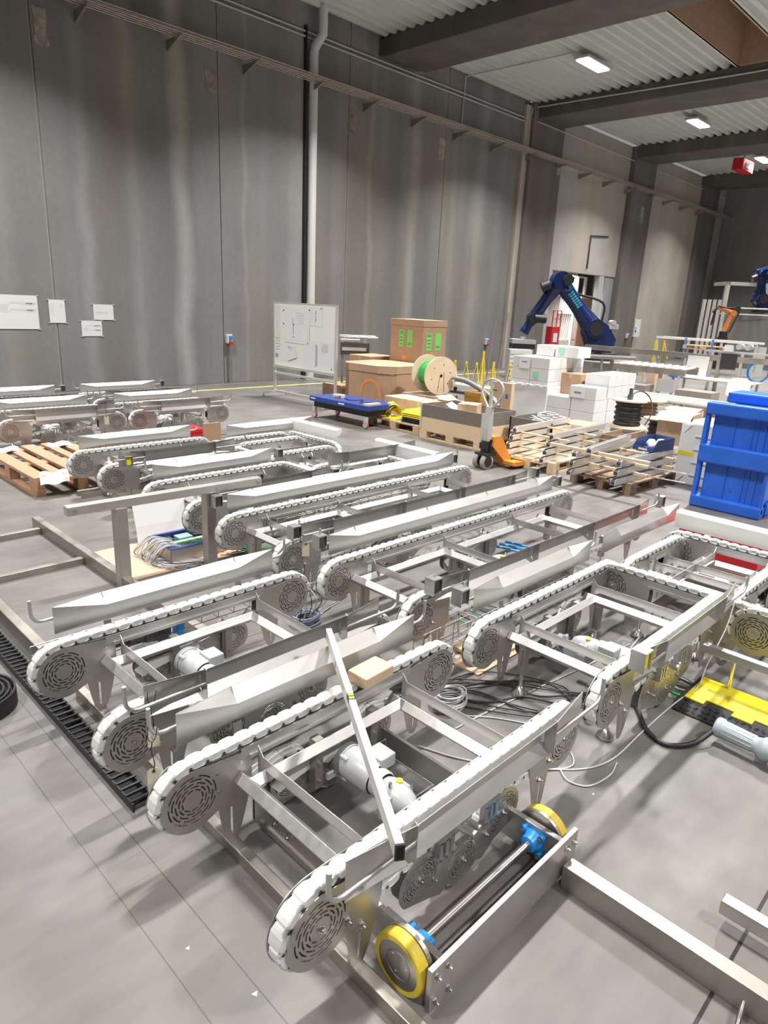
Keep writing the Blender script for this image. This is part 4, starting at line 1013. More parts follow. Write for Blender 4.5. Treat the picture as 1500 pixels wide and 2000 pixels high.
# --- pallet with yellow plastic parts
pallet('pallet carrying the yellow and black plastic parts beside the blue lift table', 8.86, 7.09, PI/2)
t = thing('plastic_shells', 'stack of flat yellow and black plastic shells on a pallet', 'plastic parts', (8.12, 7.14, .144))
for k in range(6):
    m = MB(); z = .03*k
    o_ = [(0, .02), (.06, 0), (.50, 0), (.56, .02), (.56, .42), (.50, .46), (.06, .46), (0, .42)]
    i_ = [(.5*(.28+(x-.28)*1)+.5*.28 if False else .28+(x-.28)*.8, .23+(y-.23)*.8) for x, y in o_]
    m.sheet([[(*p, z+.0) for p in o_+o_[:1]], [(*p, z+.045) for p in i_+i_[:1]], [(.28, .23, z+.05)]*9], .003, off=(0, 0, 1))
    m.build('shell', BLACK if k < 3 else YELP, t)
t = thing('yellow_hopper', 'crumpled yellow plastic hoods lying left of the flat yellow shells', 'plastic parts', (8.1, 7.70, .144))
for k in range(3):
    m = MB(); pts = arc(0, 0, .20-.02*k, 0, PI, 10); Mx = Matrix.Translation((.12+.05*k, .18+.05*k, .03+.02*k)) @ Matrix.Rotation(.4*k-.3, 4, 'Z') @ Matrix.Rotation(.35+.25*k, 4, 'X'); m.T = Mx
    m.sheet([[(p[0], 0, p[1]*1.1) for p in pts], [(p[0]*.8, .13, p[1]*.9) for p in pts], [(p[0]*1.25, .16, p[1]*.5) for p in pts]], .004, off=(0, 1, .2)); m.build('hood', YELP, t)
m = MB().box(-.02, .32, -.02, .30, .0, .02); m.build('base_flange', YELP, t)
# --- crate with parts
pallet('pallet under the two-tone wooden crate, left of the pallet truck', 8.72, 5.76, PI/2, PINE)
t = thing('wooden_crate', 'open wooden crate with pale lower and dark grey upper boards on a pallet', 'crate', (7.92, 5.76, .144))
def collar(z0, z1, m, nm):
    MB().box(0, .02, 0, 1.2, z0, z1).build(nm, m, t); MB().box(.78, .80, 0, 1.2, z0, z1).build(nm, m, t); MB().box(.02, .78, 0, .02, z0, z1).build(nm, m, t); MB().box(.02, .78, 1.18, 1.2, z0, z1).build(nm, m, t)
collar(0, .19, PINE, 'pale_board'); collar(.195, .39, GREYWOOD, 'grey_board')
for x, y in ((0, 0), (0, 1.2), (.8, 0)): MB().box(x-.006, x+.03 if x < .5 else x+.006, y-.006 if y < .5 else y-.03, y+.03 if y < .5 else y+.006, .01, .40).build('corner_hinge', LGREY, t)
t2 = thing('paper_sign', 'white printed sheet stuck on the dark board next to the pallet truck handle', 'paper', (8.50, 5.15, .24))
MB().box(-.004, 0, 0, .20, 0, .17).build('sheet', PAPER, t2); MB().box(-.005, -.004, .08, .12, .09, .11).box(-.005, -.004, .06, .15, .04, .06).build('print', INK, t2)
t3 = thing('wooden_crate', 'second dark wooden crate bearing a white printed sheet, behind the pallet truck', 'crate', (8.50, 4.98, .0)); 
MB().box(0, .02, 0, .72, .144, .47).build('grey_board', GREYWOOD, t3); MB().box(0, 1.0, 0, .02, .144, .40).build('pale_board', PINE, t3); MB().box(0, 1.0, .70, .72, .144, .47).build('grey_board', GREYWOOD, t3); MB().box(.98, 1.0, 0, .72, .144, .40).build('pale_board', PINE, t3); MB().box(0, 1, 0, .72, .02, .144).build('base', OLDWOOD, t3)
carton('small_carton', 'small pale carton inside the two-tone crate', 8.2, 8.5, 6.1, 6.4, .30, .60, CARDL, rz=.4)
t = thing('white_packaging', 'white open packaging lying in the two-tone crate', 'packaging', (8.0, 6.3, .46), .3)
MB().sheet([[(0, 0, 0), (.28, 0, .02)], [(0, .2, .12), (.28, .22, .13)]], .004, off=(0, -1, 1)).build('sheet', FOAM, t); MB().box(0, .28, 0, .03, -.15, 0).build('flap', FOAM, t)
t = thing('cable_bundle', 'tangle of grey cable coils lying in the second dark crate', 'cables', (8.9, 5.35, .42))
for k in range(7):
    m = MB(); r = .16+.02*(k % 3); cx, cy = .05*k-.1, .04*(k % 4)-.05
    m.tube([(cx+r*math.cos(a), cy+r*math.sin(a), .02*k*.6+.02*math.sin(2*a+k)) for a in [i*PI/10 for i in range(20)]], .010, 6, closed=True); m.build('coil', GREYC, t)
# --- pallet truck
t = thing('pallet_truck', 'orange hand pallet truck with a grey loop handle standing upright', 'pallet truck', (7.12, 5.08, 0), -.12)
ORB = ORANGE
MB().prism([(.0, .30), (.02, .42), (.14, .42), (.36, .09), (.36, .06), (.27, .06)], 'y', -.11, .11).build('chassis_hood', ORB, t, bevel=.006)
MB().prism([(.27, .045), (.27, .09), (1.30, .09), (1.30, .05)], 'y', -.27, -.12).build('fork', ORB, t, bevel=.004); MB().prism([(.27, .045), (.27, .09), (1.30, .09), (1.30, .05)], 'y', .12, .27).build('fork', ORB, t, bevel=.004); MB().box(.22, .34, -.27, .27, .05, .10).build('fork_bridge', ORB, t, bevel=.004)
for y in (-.065, .065): 
    c = MB().lathe([(.035, -.03), (.095, -.03), (.10, -.024), (.10, .024), (.095, .03), (.035, .03)], (-.06, y, .10), 'y', 28).build('steer_wheel', mat('grey_tread', (.34, .31, .28), .7), t)
    MB().cyl((-.06, y-.031, .10), (-.06, y+.031, .10), .07, 24).build('wheel_hub', BLACK, c)
MB().cyl((-.04, 0, .16), (-.04, 0, .36), .055, 20).box(-.12, .08, -.10, .10, .17, .21).box(-.10, .0, -.05, .05, .26, .34).cyl((.02, -.05, .2), (.02, -.05, .38), .03, 12).build('hydraulic_pump', BLACK, t, bevel=.004)
HM = mat('grey_handle_paint', (.46, .48, .46), .45)
MB().prism([(-.045, .34), (-.055, .52), (-.035, .80), (.01, .80), (.015, .52), (.03, .34)], 'y', -.045, .045).build('handle_column', HM, t, bevel=.006)
lp = spline([(-.01, .0, .76), (-.005, .07, .82), (0, .16, .94), (.01, .175, 1.03), (.01, .12, 1.11), (.01, 0, 1.14), (.01, -.12, 1.11), (.01, -.175, 1.03), (0, -.16, .94), (-.005, -.07, .82), (-.01, 0, .76)], 6)
MB().tube(lp, .015, 12).build('loop_handle', HM, t); MB().box(-.02, .01, -.018, .018, .78, 1.12).build('centre_bar', HM, t); MB().box(-.024, -.02, -.012, .012, .98, 1.04).build('yellow_sticker', YELP, t)
MB().tube([(0, 0, 1.02), (.0, -.07, 1.01)], .009, 8).build('release_lever', BLACK, t)
m = MB()
for k in range(7): f = .12+k*.11; x = .14+(.36-.14)*f; z = .42+(.09-.42)*f; m.box(x+.006, x+.018, -.05+.015*(k % 2), .05-.015*(k % 3), z+.006, z+.020)
m.build('name_letters', INK, t)
# --- stacks of aluminium profiles on pallets
pallet('weathered pallet nearest the camera under stacked aluminium profiles', 7.38, 3.22, -.05, OLDWOOD, 0, 1.2, .80)
pallet('pale pallet held by the orange pallet truck, under stacked aluminium profiles', 7.55, 4.33, .03, PINE)
def profile(label, x, y, z, L, rz, grp):
    t = thing('aluminium_profile', label, 'profile', (x, y, z), rz, grp)
    m = MB().prism([(0, .055), (.03, .075), (L, .075), (L, 0), (.0, 0)], 'y', -.003, .003).prism([(0, .055), (.03, .075), (L, .075), (L, 0), (.0, 0)], 'y', .050, .056).box(.03, L, -.003, .056, .0, .006)
    m.build('side_channel', ALU, t)
    m = MB().lathe([(.0, -.02), (.026, -.02), (.026, .02), (.0, .02)], (.02, .0265, .035), 'y', 16); m.build('end_roller', DKGREY, t)
    MB().box(0, L, .016, .040, .02, .035).build('slide_strip', LGREY, t); return t
for k in range(3):
    for (yy, nm) in ((3.30, 'right'), (3.86, 'left')):
        profile('aluminium profile in the near stack, %s layer, %s one' % (['bottom', 'middle', 'top'][k], nm), 7.12+.04*k, yy, .146+k*.105, 1.5, -.05, 'profiles stacked on the weathered pallet')
for k in range(2):
    for j, xx in enumerate((7.55, 8.25)):
        tag(MB().box(xx-.025, xx+.025, 3.12, 4.1, .221+k*.105, .251+k*.105).build('wood_batten', PINE, None), 'pale spacer batten between profile layers on the weathered pallet, %s %s' % (['lower', 'upper'][k], ['front', 'rear'][j]), 'batten', 'battens in the near profile stack')
tag(MB().box(7.25, 7.30, 3.0, 4.25, .432, .462).build('wood_batten', PINE), 'long pale batten lying on top of the near profile stack', 'batten')
profile('single aluminium profile lying on top of the near stack', 7.05, 3.60, .465, 1.25, .10, None)
for k in range(2): tag(MB().tube([(7.75, 3.30, .19+.105*k), (7.80, 2.78, .19+.105*k)], .008, 8).build('tie_rod', CHROME), 'bright rod sticking out of the near profile stack, %s one' % ('lower', 'upper')[k], 'rod', 'rods sticking out of the profile stacks')
for k in range(4):
    for (yy, nm) in ((4.42, 'right'), (4.98, 'left')):
        profile('aluminium profile behind the pallet truck, layer %s upward, %s of the pair' % (('one', 'two', 'three', 'four')[k], nm), 7.42+.06*k, yy, .146+k*.095, 1.45, .03, 'profiles stacked behind the pallet truck')
for k in range(3):
    for j, xx in enumerate((7.75, 8.45)):
        tag(MB().box(xx-.025, xx+.025, 4.28, 5.15, .221+k*.095, .240+k*.095).build('wood_batten', PINE), 'pale batten between layers behind the pallet truck, %s %s' % (('low', 'middle', 'high')[k], ['front', 'rear'][j]), 'batten', 'battens in the far profile stack')
for k in range(4): tag(MB().tube([(8.1, 4.42, .19+.09*k), (8.15, 3.95, .18+.09*k)], .008, 8).build('tie_rod', CHROME), 'bright rod number %s upward, sticking out behind the pallet truck' % ('one', 'two', 'three', 'four')[k], 'rod', 'rods sticking out of the profile stacks')
# blue bin
t = thing('storage_bin', 'dark blue open bin full of clear bags on the near profile stack', 'bin', (7.95, 3.27, .43), -.15)
BB = mat('dark_blue_bin', (.035, .07, .20), .45)
MB().prism([(0, 0), (0, .05), (.08, .14), (.44, .15), (.44, 0)], 'y', 0, .006).build('side_wall', BB, t); MB().prism([(0, 0), (0, .05), (.08, .14), (.44, .15), (.44, 0)], 'y', .27, .276).build('side_wall', BB, t)
MB().box(0, .006, 0, .276, 0, .05).box(.434, .44, 0, .276, 0, .15).box(0, .44, 0, .276, 0, .006).build('bin_shell', BB, t); MB().box(-.002, 0, .08, .20, .012, .036).build('label', PAPER, t)
for k in range(5):
    m = MB(); m.T = Matrix.Translation((.10+.06*k, .08+.05*(k % 3), .06+.015*(k % 2))) @ Matrix.Rotation(k*1.1, 4, 'Z'); m.lathe([(0, .06), (.03, .055), (.05, .02), (.055, 0), (.03, -.03), (0, -.035)], (0, 0, 0), 'z', 7, smooth=False); m.build('clear_bag', FILM, t)
# open white-brown carton and brown board crate
t = carton('open_carton', 'white-sided open carton with a blue stripe, left of the black cable reel', 9.05, 9.50, 4.70, 5.15, .16, .42, WHITEC, tape=False, parts=[('blue_stripe', BLUEP, (-.002, 0, .39, .41, .10, .24))])
MB().box(.02, .43, .02, .43, .255, .262).build('inside', CARD, t); MB().sheet([[(0, .45, .26), (.45, .45, .26)], [(.0, .58, .24), (.45, .58, .22)]], .003, off=(0, 0, 1)).build('flap', CARD, t)
t = thing('board_crate', 'rusty brown board box standing behind the white-sided carton', 'crate', (9.10, 4.28, 0)); MB().box(0, .02, 0, .38, .1, .34).build('board', OLDWOOD, t); MB().box(0, .9, 0, .02, .1, .34).build('board', OLDWOOD, t); MB().box(0, .9, .36, .38, .1, .30).build('board', OLDWOOD, t); MB().box(0, .9, 0, .38, 0, .10).build('base', OLDWOOD, t)
# reels
def reel(label, x, y, z, r, h, m, rc, fm=PLY):
    t = thing('cable_reel', label, 'reel', (x, y, z))
    for zz in (0, h-.02): MB().cyl((0, 0, zz), (0, 0, zz+.02), r, 36, smooth=False).build('flange', fm, t, bevel=.003)
    m_ = MB(); n = 22; m_.lathe([(rc+.006*(k % 2)+.012*math.sin(k*1.3), .022+(h-.044)*k/n) for k in range(n+1)], (0, 0, 0), 'z', 36); m_.build('wound_cable', m, t); return t
reel('grey cable reel standing on the floor under the black cable reel', 10.5, 4.80, -.0, .30, .28, GREYC, .25)
r_ = reel('black cable reel standing on top of the grey cable reel', 10.5, 4.82, .28, .27, .42, BLACK, .20)
MB().box(-.04, .04, -.03, .03, .42, .50).cyl((0, 0, .50), (0, 0, .60), .03, 12).build('clamp', DKGREY, r_); MB().tube(spline([(0, 0, .5), (.15, -.1, .56), (.28, -.2, .45), (.2, -.3, .25), (.05, -.28, .05)], 6), .010, 6).build('loose_cable', BLACK, r_)
reel('smaller black cable reel behind and right of the stacked pair', 11.2, 4.62, 0, .22, .38, BLACK, .12)
reel('pale empty-topped reel behind the black cable reel', 11.6, 5.0, .30, .30, .32, mat('rusty_cable', (.16, .10, .07), .6), .16)
# brown boxes on the right
for i, (x0, x1, y0, y1, z0, z1, rz, lab) in enumerate(((10.0, 10.4, 3.62, 4.10, 0, .66, .1, 'left brown carton behind the white plastic panel'), (9.9, 10.35, 3.14, 3.58, 0, .62, -.1, 'right brown carton behind the white plastic panel'), (10.6, 11.2, 3.0, 3.7, 0, .74, 0, 'rear brown carton behind the white plastic panel'), (10.9, 11.4, 3.9, 4.4, 0, .60, .2, 'brown carton right of the smaller black reel'))):
    t = carton('cardboard_box', lab, x0, x1, y0, y1, z0, z1, CARDL if i < 2 else CARD, rz=rz)
    if i < 2: MB().sheet([[(0, 0, z1-z0), (0, y1-y0, z1-z0)], [(-.16, 0, z1-z0-.10), (-.16, y1-y0, z1-z0-.10)]], .003, off=(0, 0, 1)).build('flap', CARDL, t)
tag(MB().box(8.75, 8.80, 3.3, 4.1, .30, .36).box(8.75, 8.8, 3.3, 3.38, 0, .3).box(8.75, 8.8, 4.02, 4.1, 0, .3).build('wooden_stand', OLDWOOD), 'rough wooden trestle behind the near profile stack', 'trestle')
# white plastic panel
t = thing('white_board', 'white ribbed plastic panel with a yellow label standing left of the blue crate', 'panel', (8.5, 2.35, 0))
WP = mat('white_panel_plastic', (.74, .74, .70), .4)
MB().box(0, .05, 0, .85, 0, .78).build('panel', WP, t, bevel=.03)
for k in range(4): MB().box(-.014, 0, .30, .66, .13+k*.16, .155+k*.16).build('rib', WP, t, bevel=.005)
for z in (.08, .70): MB().prism([(.80, z-.05), (.80, z+.04), (.72, z+.05)], 'x', -.012, 0).build('corner_rib', WP, t, bevel=.004)
MB().box(-.002, 0, .64, .84, .37, .42).build('yellow_label', YELP, t)
# blue crate
t = thing('blue_crate', 'large bright blue plastic crate lying on its side at the right edge', 'crate', (7.65, 1.93, 0), 0)
bb = .03
MB().box(.02, .9, 0, .63, .06, 1.10).build('body', BLUEC, t, bevel=.02)
for z0, z1 in ((0, .13), (.50, .70), (1.02, 1.15)): MB().box(-.05, .10, -.02, .71, z0, z1).build('frame_bar', BLUEC, t, bevel=.02)
MB().box(-.03, .05, .66, .71, .05, 1.10).build('frame_post', BLUEC, t, bevel=.012); MB().box(-.03, .03, -.02, .02, .05, 1.10).build('frame_post', BLUEC, t, bevel=.012)
for y in (.10, .17, .22, .40): MB().box(.008, .03, y-.004, y+.004, .10, 1.05).build('rib', BLUEC, t)
for y, z in ((.30, .87), (.33, .24)): MB().cyl((.015, y, z), (.03, y, z), .012, 12).build('stud', BLUEC, t)
MB().box(.55, .95, -.02, .71, 1.10, 1.22).build('rear_frame_bar', BLUEC, t, bevel=.02)
MB().box(.1, 1.0, -.035, 0, .02, .16).build('side_bar', BLUEC, t, bevel=.012)
# red crate
t = thing('red_crate', 'red plastic crate partly hidden behind the corner of the right conveyor', 'crate', (5.62, 1.35, 0))
MB().box(0, .35, 0, .62, 0, .30).build('body', RED, t, bevel=.012); MB().box(-.012, .36, -.012, .632, .27, .32).build('rim', RED, t, bevel=.006)
t = thing('red_crate', 'red plastic crate far left behind the fifth row conveyor', 'crate', (4.42, 7.80, 0)); MB().box(0, .22, 0, .30, 0, .30).build('body', RED, t, bevel=.012); MB().box(-.01, .23, -.01, .31, .28, .32).build('rim', RED, t)
tag(MB().box(4.45, 4.70, 7.52, 7.54, 0, .44).build('brown_board', CARD), 'upright brown board next to the far red crate', 'board')
# --- white cartons
def wcart(x0, x1, y0, y1, z0, z1, label, grp, parts=()):
    t = thing('white_carton', label, 'box', (x0, y0, z0), 0, grp); MB().box(.002, x1-x0-.002, .002, y1-y0-.002, .001, z1-z0-.002).build('body', WHITEC, t, bevel=.006)
    for nm, m_, bx in parts: MB().box(*bx).build(nm, m_, t)
    return t
zz = [0, .24, .46, .69, .92, 1.13]
for k in range(5):
    for j in range(2):
        for i in range(3):
            x0 = 11.5+i*.43; y0 = 6.95+j*.415
            if i and k < 4 and j: continue
            parts = []
            lab = 'plain white carton in the taller wrapped stack'; grp = 'white cartons in the taller stack'
            if i == 0 and k == 4 and j == 1: parts = [('paper_sheet', PAPER, (-.004, -.002, .02, .26, -.02, .19)), ('print', mat('grey_ink', (.22, .22, .24), .8), (-.005, -.004, .08, .20, .10, .12))]; lab = 'white carton carrying a printed sheet at the top of the taller stack'
            if i == 0 and k == 4 and j == 0: lab = 'top right white carton on the front of the taller stack'
            if i == 0 and k == 3 and j == 0: parts = [('green_label', mat('mint_label', (.30, .62, .42), .6), (-.004, -.002, .22, .34, .05, .17))]; lab = 'white carton with a green label in the taller stack'
            wcart(x0, x0+.425, y0, y0+.41, zz[k], zz[k+1], lab, grp, parts)
wcart(12.1, 12.6, 7.25, 7.65, 1.135, 1.34, 'left one of two white cartons topping the taller stack', None)
wcart(12.1, 12.6, 6.72, 7.22, 1.135, 1.34, 'right topping white carton with a green label on the taller stack', None, [('green_label', mat('mint_label', (.30, .62, .42), .6), (-.004, -.002, .30, .42, .05, .17))])
m = MB(); rows = []
for z in [i*.05 for i in range(13)]: rows.append([(11.493+.004*math.sin(9*z+y*7), y, z) for y in [6.935+i*.08 for i in range(11)]])
FILMT = mat('clear_stretch_film', (.86, .87, .89), .22, alpha=.45, bump=.4, scale=14)
tf = thing('stretch_film', 'clear wrinkled stretch film around the lower half of the taller carton stack', 'film', (0, 0, 0)); m.sheet(rows, .0008, off=(-1, 0, 0)); m.build('front_film', FILMT, tf)
m = MB(); rows = [[(x, 6.938-.004*math.sin(8*z+x*9), z) for x in [11.49+i*.1 for i in range(14)]] for z in [i*.05 for i in range(13)]]; m.sheet(rows, .0008, off=(0, -1, 0)); m.build('side_film', FILMT, tf)
m = MB()
for q in range(3): m.tube(spline([(11.485, 7.78-.85*i/14, .60+.02*math.sin(i*1.9+q)) for i in range(15)], 3), .008, 5)
m.build('bunched_edge', FILM, tf)
for k, (z0, z1) in enumerate(((0, .23), (.23, .46))):
    for j in range(2): 
        for i in range(2): wcart(11.55+i*.5, 12.03+i*.5, 5.95+j*.5, 6.44+j*.5, z0, z1, 'plain white carton in the lower stack', 'white cartons in the lower stack')
wcart(11.55, 11.95, 5.95, 6.50, .46, .69, 'white carton with a hanging paper sheet on the lower stack', None, [('paper_sheet', PAPER, (-.006, -.003, .22, .52, .02, .20)), ('print', mat('grey_ink', (.22, .22, .24), .8), (-.008, -.006, .30, .44, .10, .13))])
carton('brown_carton', 'brown carton between the two white stacks', 11.98, 12.4, 6.52, 6.98, .46, .86, CARD)
for k in range(4):
    for i in range(5): wcart(12.05+i*.02+.0, 12.55+i*.02, 5.95+.0-.0+i*.0, 6.45, .46+k*.105, .565+k*.105, 'thin', None) if False else None
for k in range(2):
    for i in range(4): wcart(12.0+i*.27, 12.265+i*.27, 5.95, 6.45, .46+k*.22, .68+k*.22, 'narrow white carton in the upright row behind the lower stack', 'narrow white cartons')
# --- yellow folding stands, bundle and brown board behind the crate
YM = mat('yellow_stand_plastic', (.75, .58, .03), .45)
for i, (x, y, h, lab) in enumerate(((13.0, 10.42, .74, 'leftmost small yellow folding stand behind the big reel'), (13.0, 10.08, .74, 'second small yellow folding stand from the big reel'), (13.0, 9.78, .74, 'third small yellow folding stand from the big reel'), (13.2, 9.75, 1.0, 'tallest yellow post stand behind the pallet truck handle'), (13.0, 9.30, .80, 'yellow folding stand right of the tallest post'), (13.0, 8.85, .80, 'rightmost yellow folding stand beside the white cartons'))):
    t = thing('folding_stand', lab, 'stand', (x, y, .22), 0, 'yellow folding stands')
    h -= .22
    MB().tube([(0, 0, h), (0, .12, 0)], .010, 6).build('leg', YM, t); MB().tube([(0, 0, h), (0, -.12, 0)], .010, 6).build('leg', YM, t)
    MB().tube([(.02, .02, h*.8), (.02, .10, h*.2)], .010, 6).build('brace', BLACK, t); MB().box(-.02, .02, -.02, .02, h-.04, h+.02).build('hinge', YM, t)
    if i in (3, 4): MB().box(-.018, .018, -.018, .018, -.2, h).build('post', YM, t)
t = thing('stand_base', 'grey trolley with bundled grey tubes under the yellow folding stands', 'trolley', (12.85, 8.7, 0)); MB().box(0, .5, 0, 2.0, .16, .22).build('deck', LGREY, t)
for x in (.05, .45):
    for y in (.1, 1.9): MB().cyl((x, y-.02, .05), (x, y+.02, .05), .05, 12).box(x-.02, x+.02, y-.02, y+.02, .09, .16).build('caster', BLACK, t)
tag(MB().tube(spline([(9.6, 7.75, .78), (9.75, 7.55, .74), (9.9, 7.3, .60), (10.0, 7.1, .45), (9.9, 6.9, .35)], 6), .035, 8).tube(spline([(9.7, 7.8, .74), (9.85, 7.6, .70), (10.0, 7.35, .56), (10.1, 7.1, .42)], 6), .035, 8).build('hose_bundle', mat('grey_blue_hose', (.22, .26, .30), .5)), 'thick grey-blue hose bundle drooping right of the big reel', 'hose')
tag(MB().box(9.75, 10.05, 7.2, 7.55, .0, .55).build('brown_cable_pile', mat('ochre_cable', (.35, .20, .04), .6, noise=.4, scale=3, stretch=(1, 1, 12))), 'ochre coloured cable pile under the grey-blue hoses', 'cables')
carton('upright_carton', 'upright brown carton with blue print right of the pallet truck handle', 10.32, 10.42, 6.95, 7.42, .0, .72, CARDL, tape=False, parts=[('blue_print', mat('blue_print', (.12, .14, .40), .7), (-.002, 0, .06, .12, .44, .52)), ('blue_print', mat('blue_print', (.12, .14, .40), .7), (-.002, 0, .19, .205, .40, .55)), ('white_label', PAPER, (-.002, 0, .24, .28, .1, .18))])
# dark machine behind whiteboard
t = thing('roller_machine', 'small dark machine with bright rollers on top between whiteboard and brown boxes', 'machine', (10.25, 11.45, 0), -PI/4)
MB().box(-.02, .62, 0, .35, .86, 1.12).build('machine_body', mat('dark_machine', (.10, .09, .085), .5, .3), t); MB().box(.0, .05, .1, .15, 0, .86).build('post', STEELD, t); MB().box(.55, .6, .1, .15, 0, .86).build('post', STEELD, t)
MB().cyl((-.05, .05, 1.24), (.80, .05, 1.24), .02, 12).cyl((-.05, .2, 1.26), (.75, .2, 1.26), .022, 12).cyl((-.02, .02, 1.17), (.4, .02, 1.17), .035, 14).build('roller', CHROME, t); MB().box(.0, .05, 0, .3, 1.12, 1.24).box(.5, .55, 0, .3, 1.12, 1.24).build('side_frame', STEELP, t); MB().box(.02, .55, -.01, 0, .95, 1.02).build('bright_strip', ALU, t)
# pallet at the left with sacks
pallet('reddish brown double pallet with white cloths on the corners at the left', 2.20, 6.98, PI/2+.0, REDWOOD) if False else None
p1 = pallet('reddish pallet with white cloths on its corners, left of the fifth row conveyor', 3.16, 6.92, PI/2, REDWOOD, 0, 1.6, .95)
p1.scale = (1, 1, 1.35)
for i, (x, y, lab) in enumerate(((2.42, 6.97, 'white cloth draped over the front corner of the reddish pallet'), (2.40, 8.35, 'white cloth draped over the far left corner of the reddish pallet'), (3.0, 8.35, 'white cloth draped over the far right corner of the reddish pallet'))):
    m = MB(); rows = []
    n = 9
    for a in range(n):
        row = []
        for b in range(n):
            u, v = a/(n-1)-.5, b/(n-1)-.5; r = max(abs(u), abs(v)); z = .198+.016*math.cos(u*9+i)*math.cos(v*8)
            px_, py_ = x+u*.28+v*.08, y+v*.26
            if py_ < 6.92: z -= (6.92-py_)*.8
            row.append((px_, py_, z))
        rows.append(row)
    m.sheet(rows, .003, off=(0, 0, 1)); tag(m.build('white_cloth', FOAM), lab, 'cloth')
tag(MB().box(2.55, 3.5, 6.62, 6.66, 0, .05).box(2.55, 3.5, 6.74, 6.78, 0, .05).build('steel_channel', RAILM), 'steel channel lying on the floor in front of the reddish pallet', 'channel')
# --- control cabinet on cardboard, with cables
tag(MB().box(2.02, 2.95, 4.40, 5.12, 0, .006).build('cardboard_sheet', CARDL), 'flat cardboard sheet on the floor under the opened electrical box', 'cardboard')
t = thing('electrical_box', 'opened steel electrical box with blue rim and wiring between the stand posts', 'electrical box', (2.36, 4.52, .006), -.03)
MB().box(0, .48, 0, .008, 0, .11).box(0, .48, .392, .40, 0, .11).box(0, .008, 0, .40, 0, .11).box(.472, .48, 0, .40, 0, .11).box(0, .48, 0, .40, 0, .008).build('housing', STEELP, t)
MB().box(0, .48, 0, .03, .108, .116).box(0, .48, .37, .40, .108, .116).box(0, .03, .03, .37, .108, .116).box(.45, .48, .03, .37, .108, .116).build('blue_rim', BLUED, t)
MB().box(.02, .46, .02, .38, .02, .03).build('mounting_plate', mat('bright_blue_plate', (.02, .07, .45), .4), t)
for i in range(14): MB().box(.06+.026*i, .082+.026*i, .16, .20, .03, .10).build('terminal', (LGREY if i % 3 else GREEN), t)
for (a, b, c, d, m_) in ((.08, .16, .26, .34, DKGREY), (.2, .32, .25, .35, mat('pale_blue_part', (.25, .40, .50), .4)), (.34, .42, .08, .14, PAPER), (.34, .44, .26, .34, BLACK), (.1, .2, .06, .12, DKGREY)): MB().box(a, b, c, d, .03, .095).build('relay', m_, t)
for i in range(22):
    x = .03+random.random()*.1; y = .04+.015*i
    MB().tube(spline([(x+.05, y, .09), (-.0, y, .13), (-.06-.05*random.random(), y-.02, .09), (-.10-.05*random.random(), y-.03, .02), (-.05+.1*random.random(), y-.20, .008), (.1+.2*random.random(), -.08-.08*random.random(), .008)], 4), .0035, 5).build('wire', GREYC if i % 4 else mat('dark_wire', (.05, .05, .05), .5), t)
for i in range(3): MB().tube(spline([(.12+.04*i, .15, .10), (.3, .05-.02*i, .12), (.46, -.04, .09), (.6+.05*i, -.10, .01), (.8, -.12-.03*i, .008)], 5), .004, 5).build('green_wire', GREENC, t)
t = thing('paper_poster', 'large white sheet leaning behind the opened electrical box', 'paper', (2.36, 5.06, 0), -.05)
MB().sheet([[(0, 0, .0), (.62, 0, .0)], [(0, .03, .15), (.62, .03, .15)], [(0, .10, .38), (.62, .10, .38)]], .002, off=(0, 1, 0)).build('sheet', PAPER, t)

# ================================================================ CABLES ON THE FLOOR, RAMP, CONNECTOR
def coil(label, x, y, r, n, m, z=.01):
    t = thing('cable_coil', label, 'cable', (x, y, 0))
    for k in range(n):
        ph = random.random()*6; rr = r*(.78+.35*random.random()); dx, dy = random.uniform(-.015, .015), random.uniform(-.015, .015)
        MB().tube([(dx+rr*math.cos(a)*1.12, dy+rr*math.sin(a)*.9, z+.0045*k+.006*math.sin(a+ph)) for a in [i*PI/14 for i in range(28)]], .0042, 6, closed=True).build('loop', m, t)
    return t
coil('coil of light grey cable on the floor behind the nearest conveyor', 2.50, 1.875, .085, 16, GREYC)
coil('coil of blue-grey cable on the floor in the second row gap', 2.53, 3.10, .08, 13, mat('blue_grey_cable', (.20, .24, .32), .5))
def cable(label, pts, r, m, name='cable', n=8, grp=None): return tag(MB().tube(spline(pts, n), r, 8).build(name, m), label, 'cable', grp)
for i in range(5):
    q = lambda a: random.uniform(-a, a)
    cable('black cable loop winding over the floor behind the nearest conveyor', [(2.36+q(.1), 2.10+q(.08), .008), (2.58+q(.1), 2.0+q(.1), .012), (2.82+q(.1), 1.92+q(.12), .010), (3.02+q(.1), 1.68+q(.1), .012), (3.08+q(.12), 1.46+q(.08), .012), (2.95+q(.1), 1.38+q(.1), .010), (2.80+q(.1), 1.58+q(.1), .012), (2.60+q(.1), 1.86+q(.1), .010), (2.42+q(.1), 2.16+q(.06), .008)], .004 if i % 3 else .0055, BLACK, grp='black cables winding on the floor')
cable('thin grey cable curving from the coil toward the round foot', [(2.44, 1.80, .006), (2.60, 1.62, .006), (2.70, 1.38, .006), (2.56, 1.18, .006), (2.38, 1.30, .006), (2.2, 1.55, .006), (2.12, 1.75, .006)], .004, GREYC)
cable('grey cable running straight past the coil between two conveyors', [(2.36, 1.72, .005), (2.60, 1.70, .005), (2.95, 1.66, .005), (3.4, 1.60, .005), (3.9, 1.55, .005)], .004, GREYC)
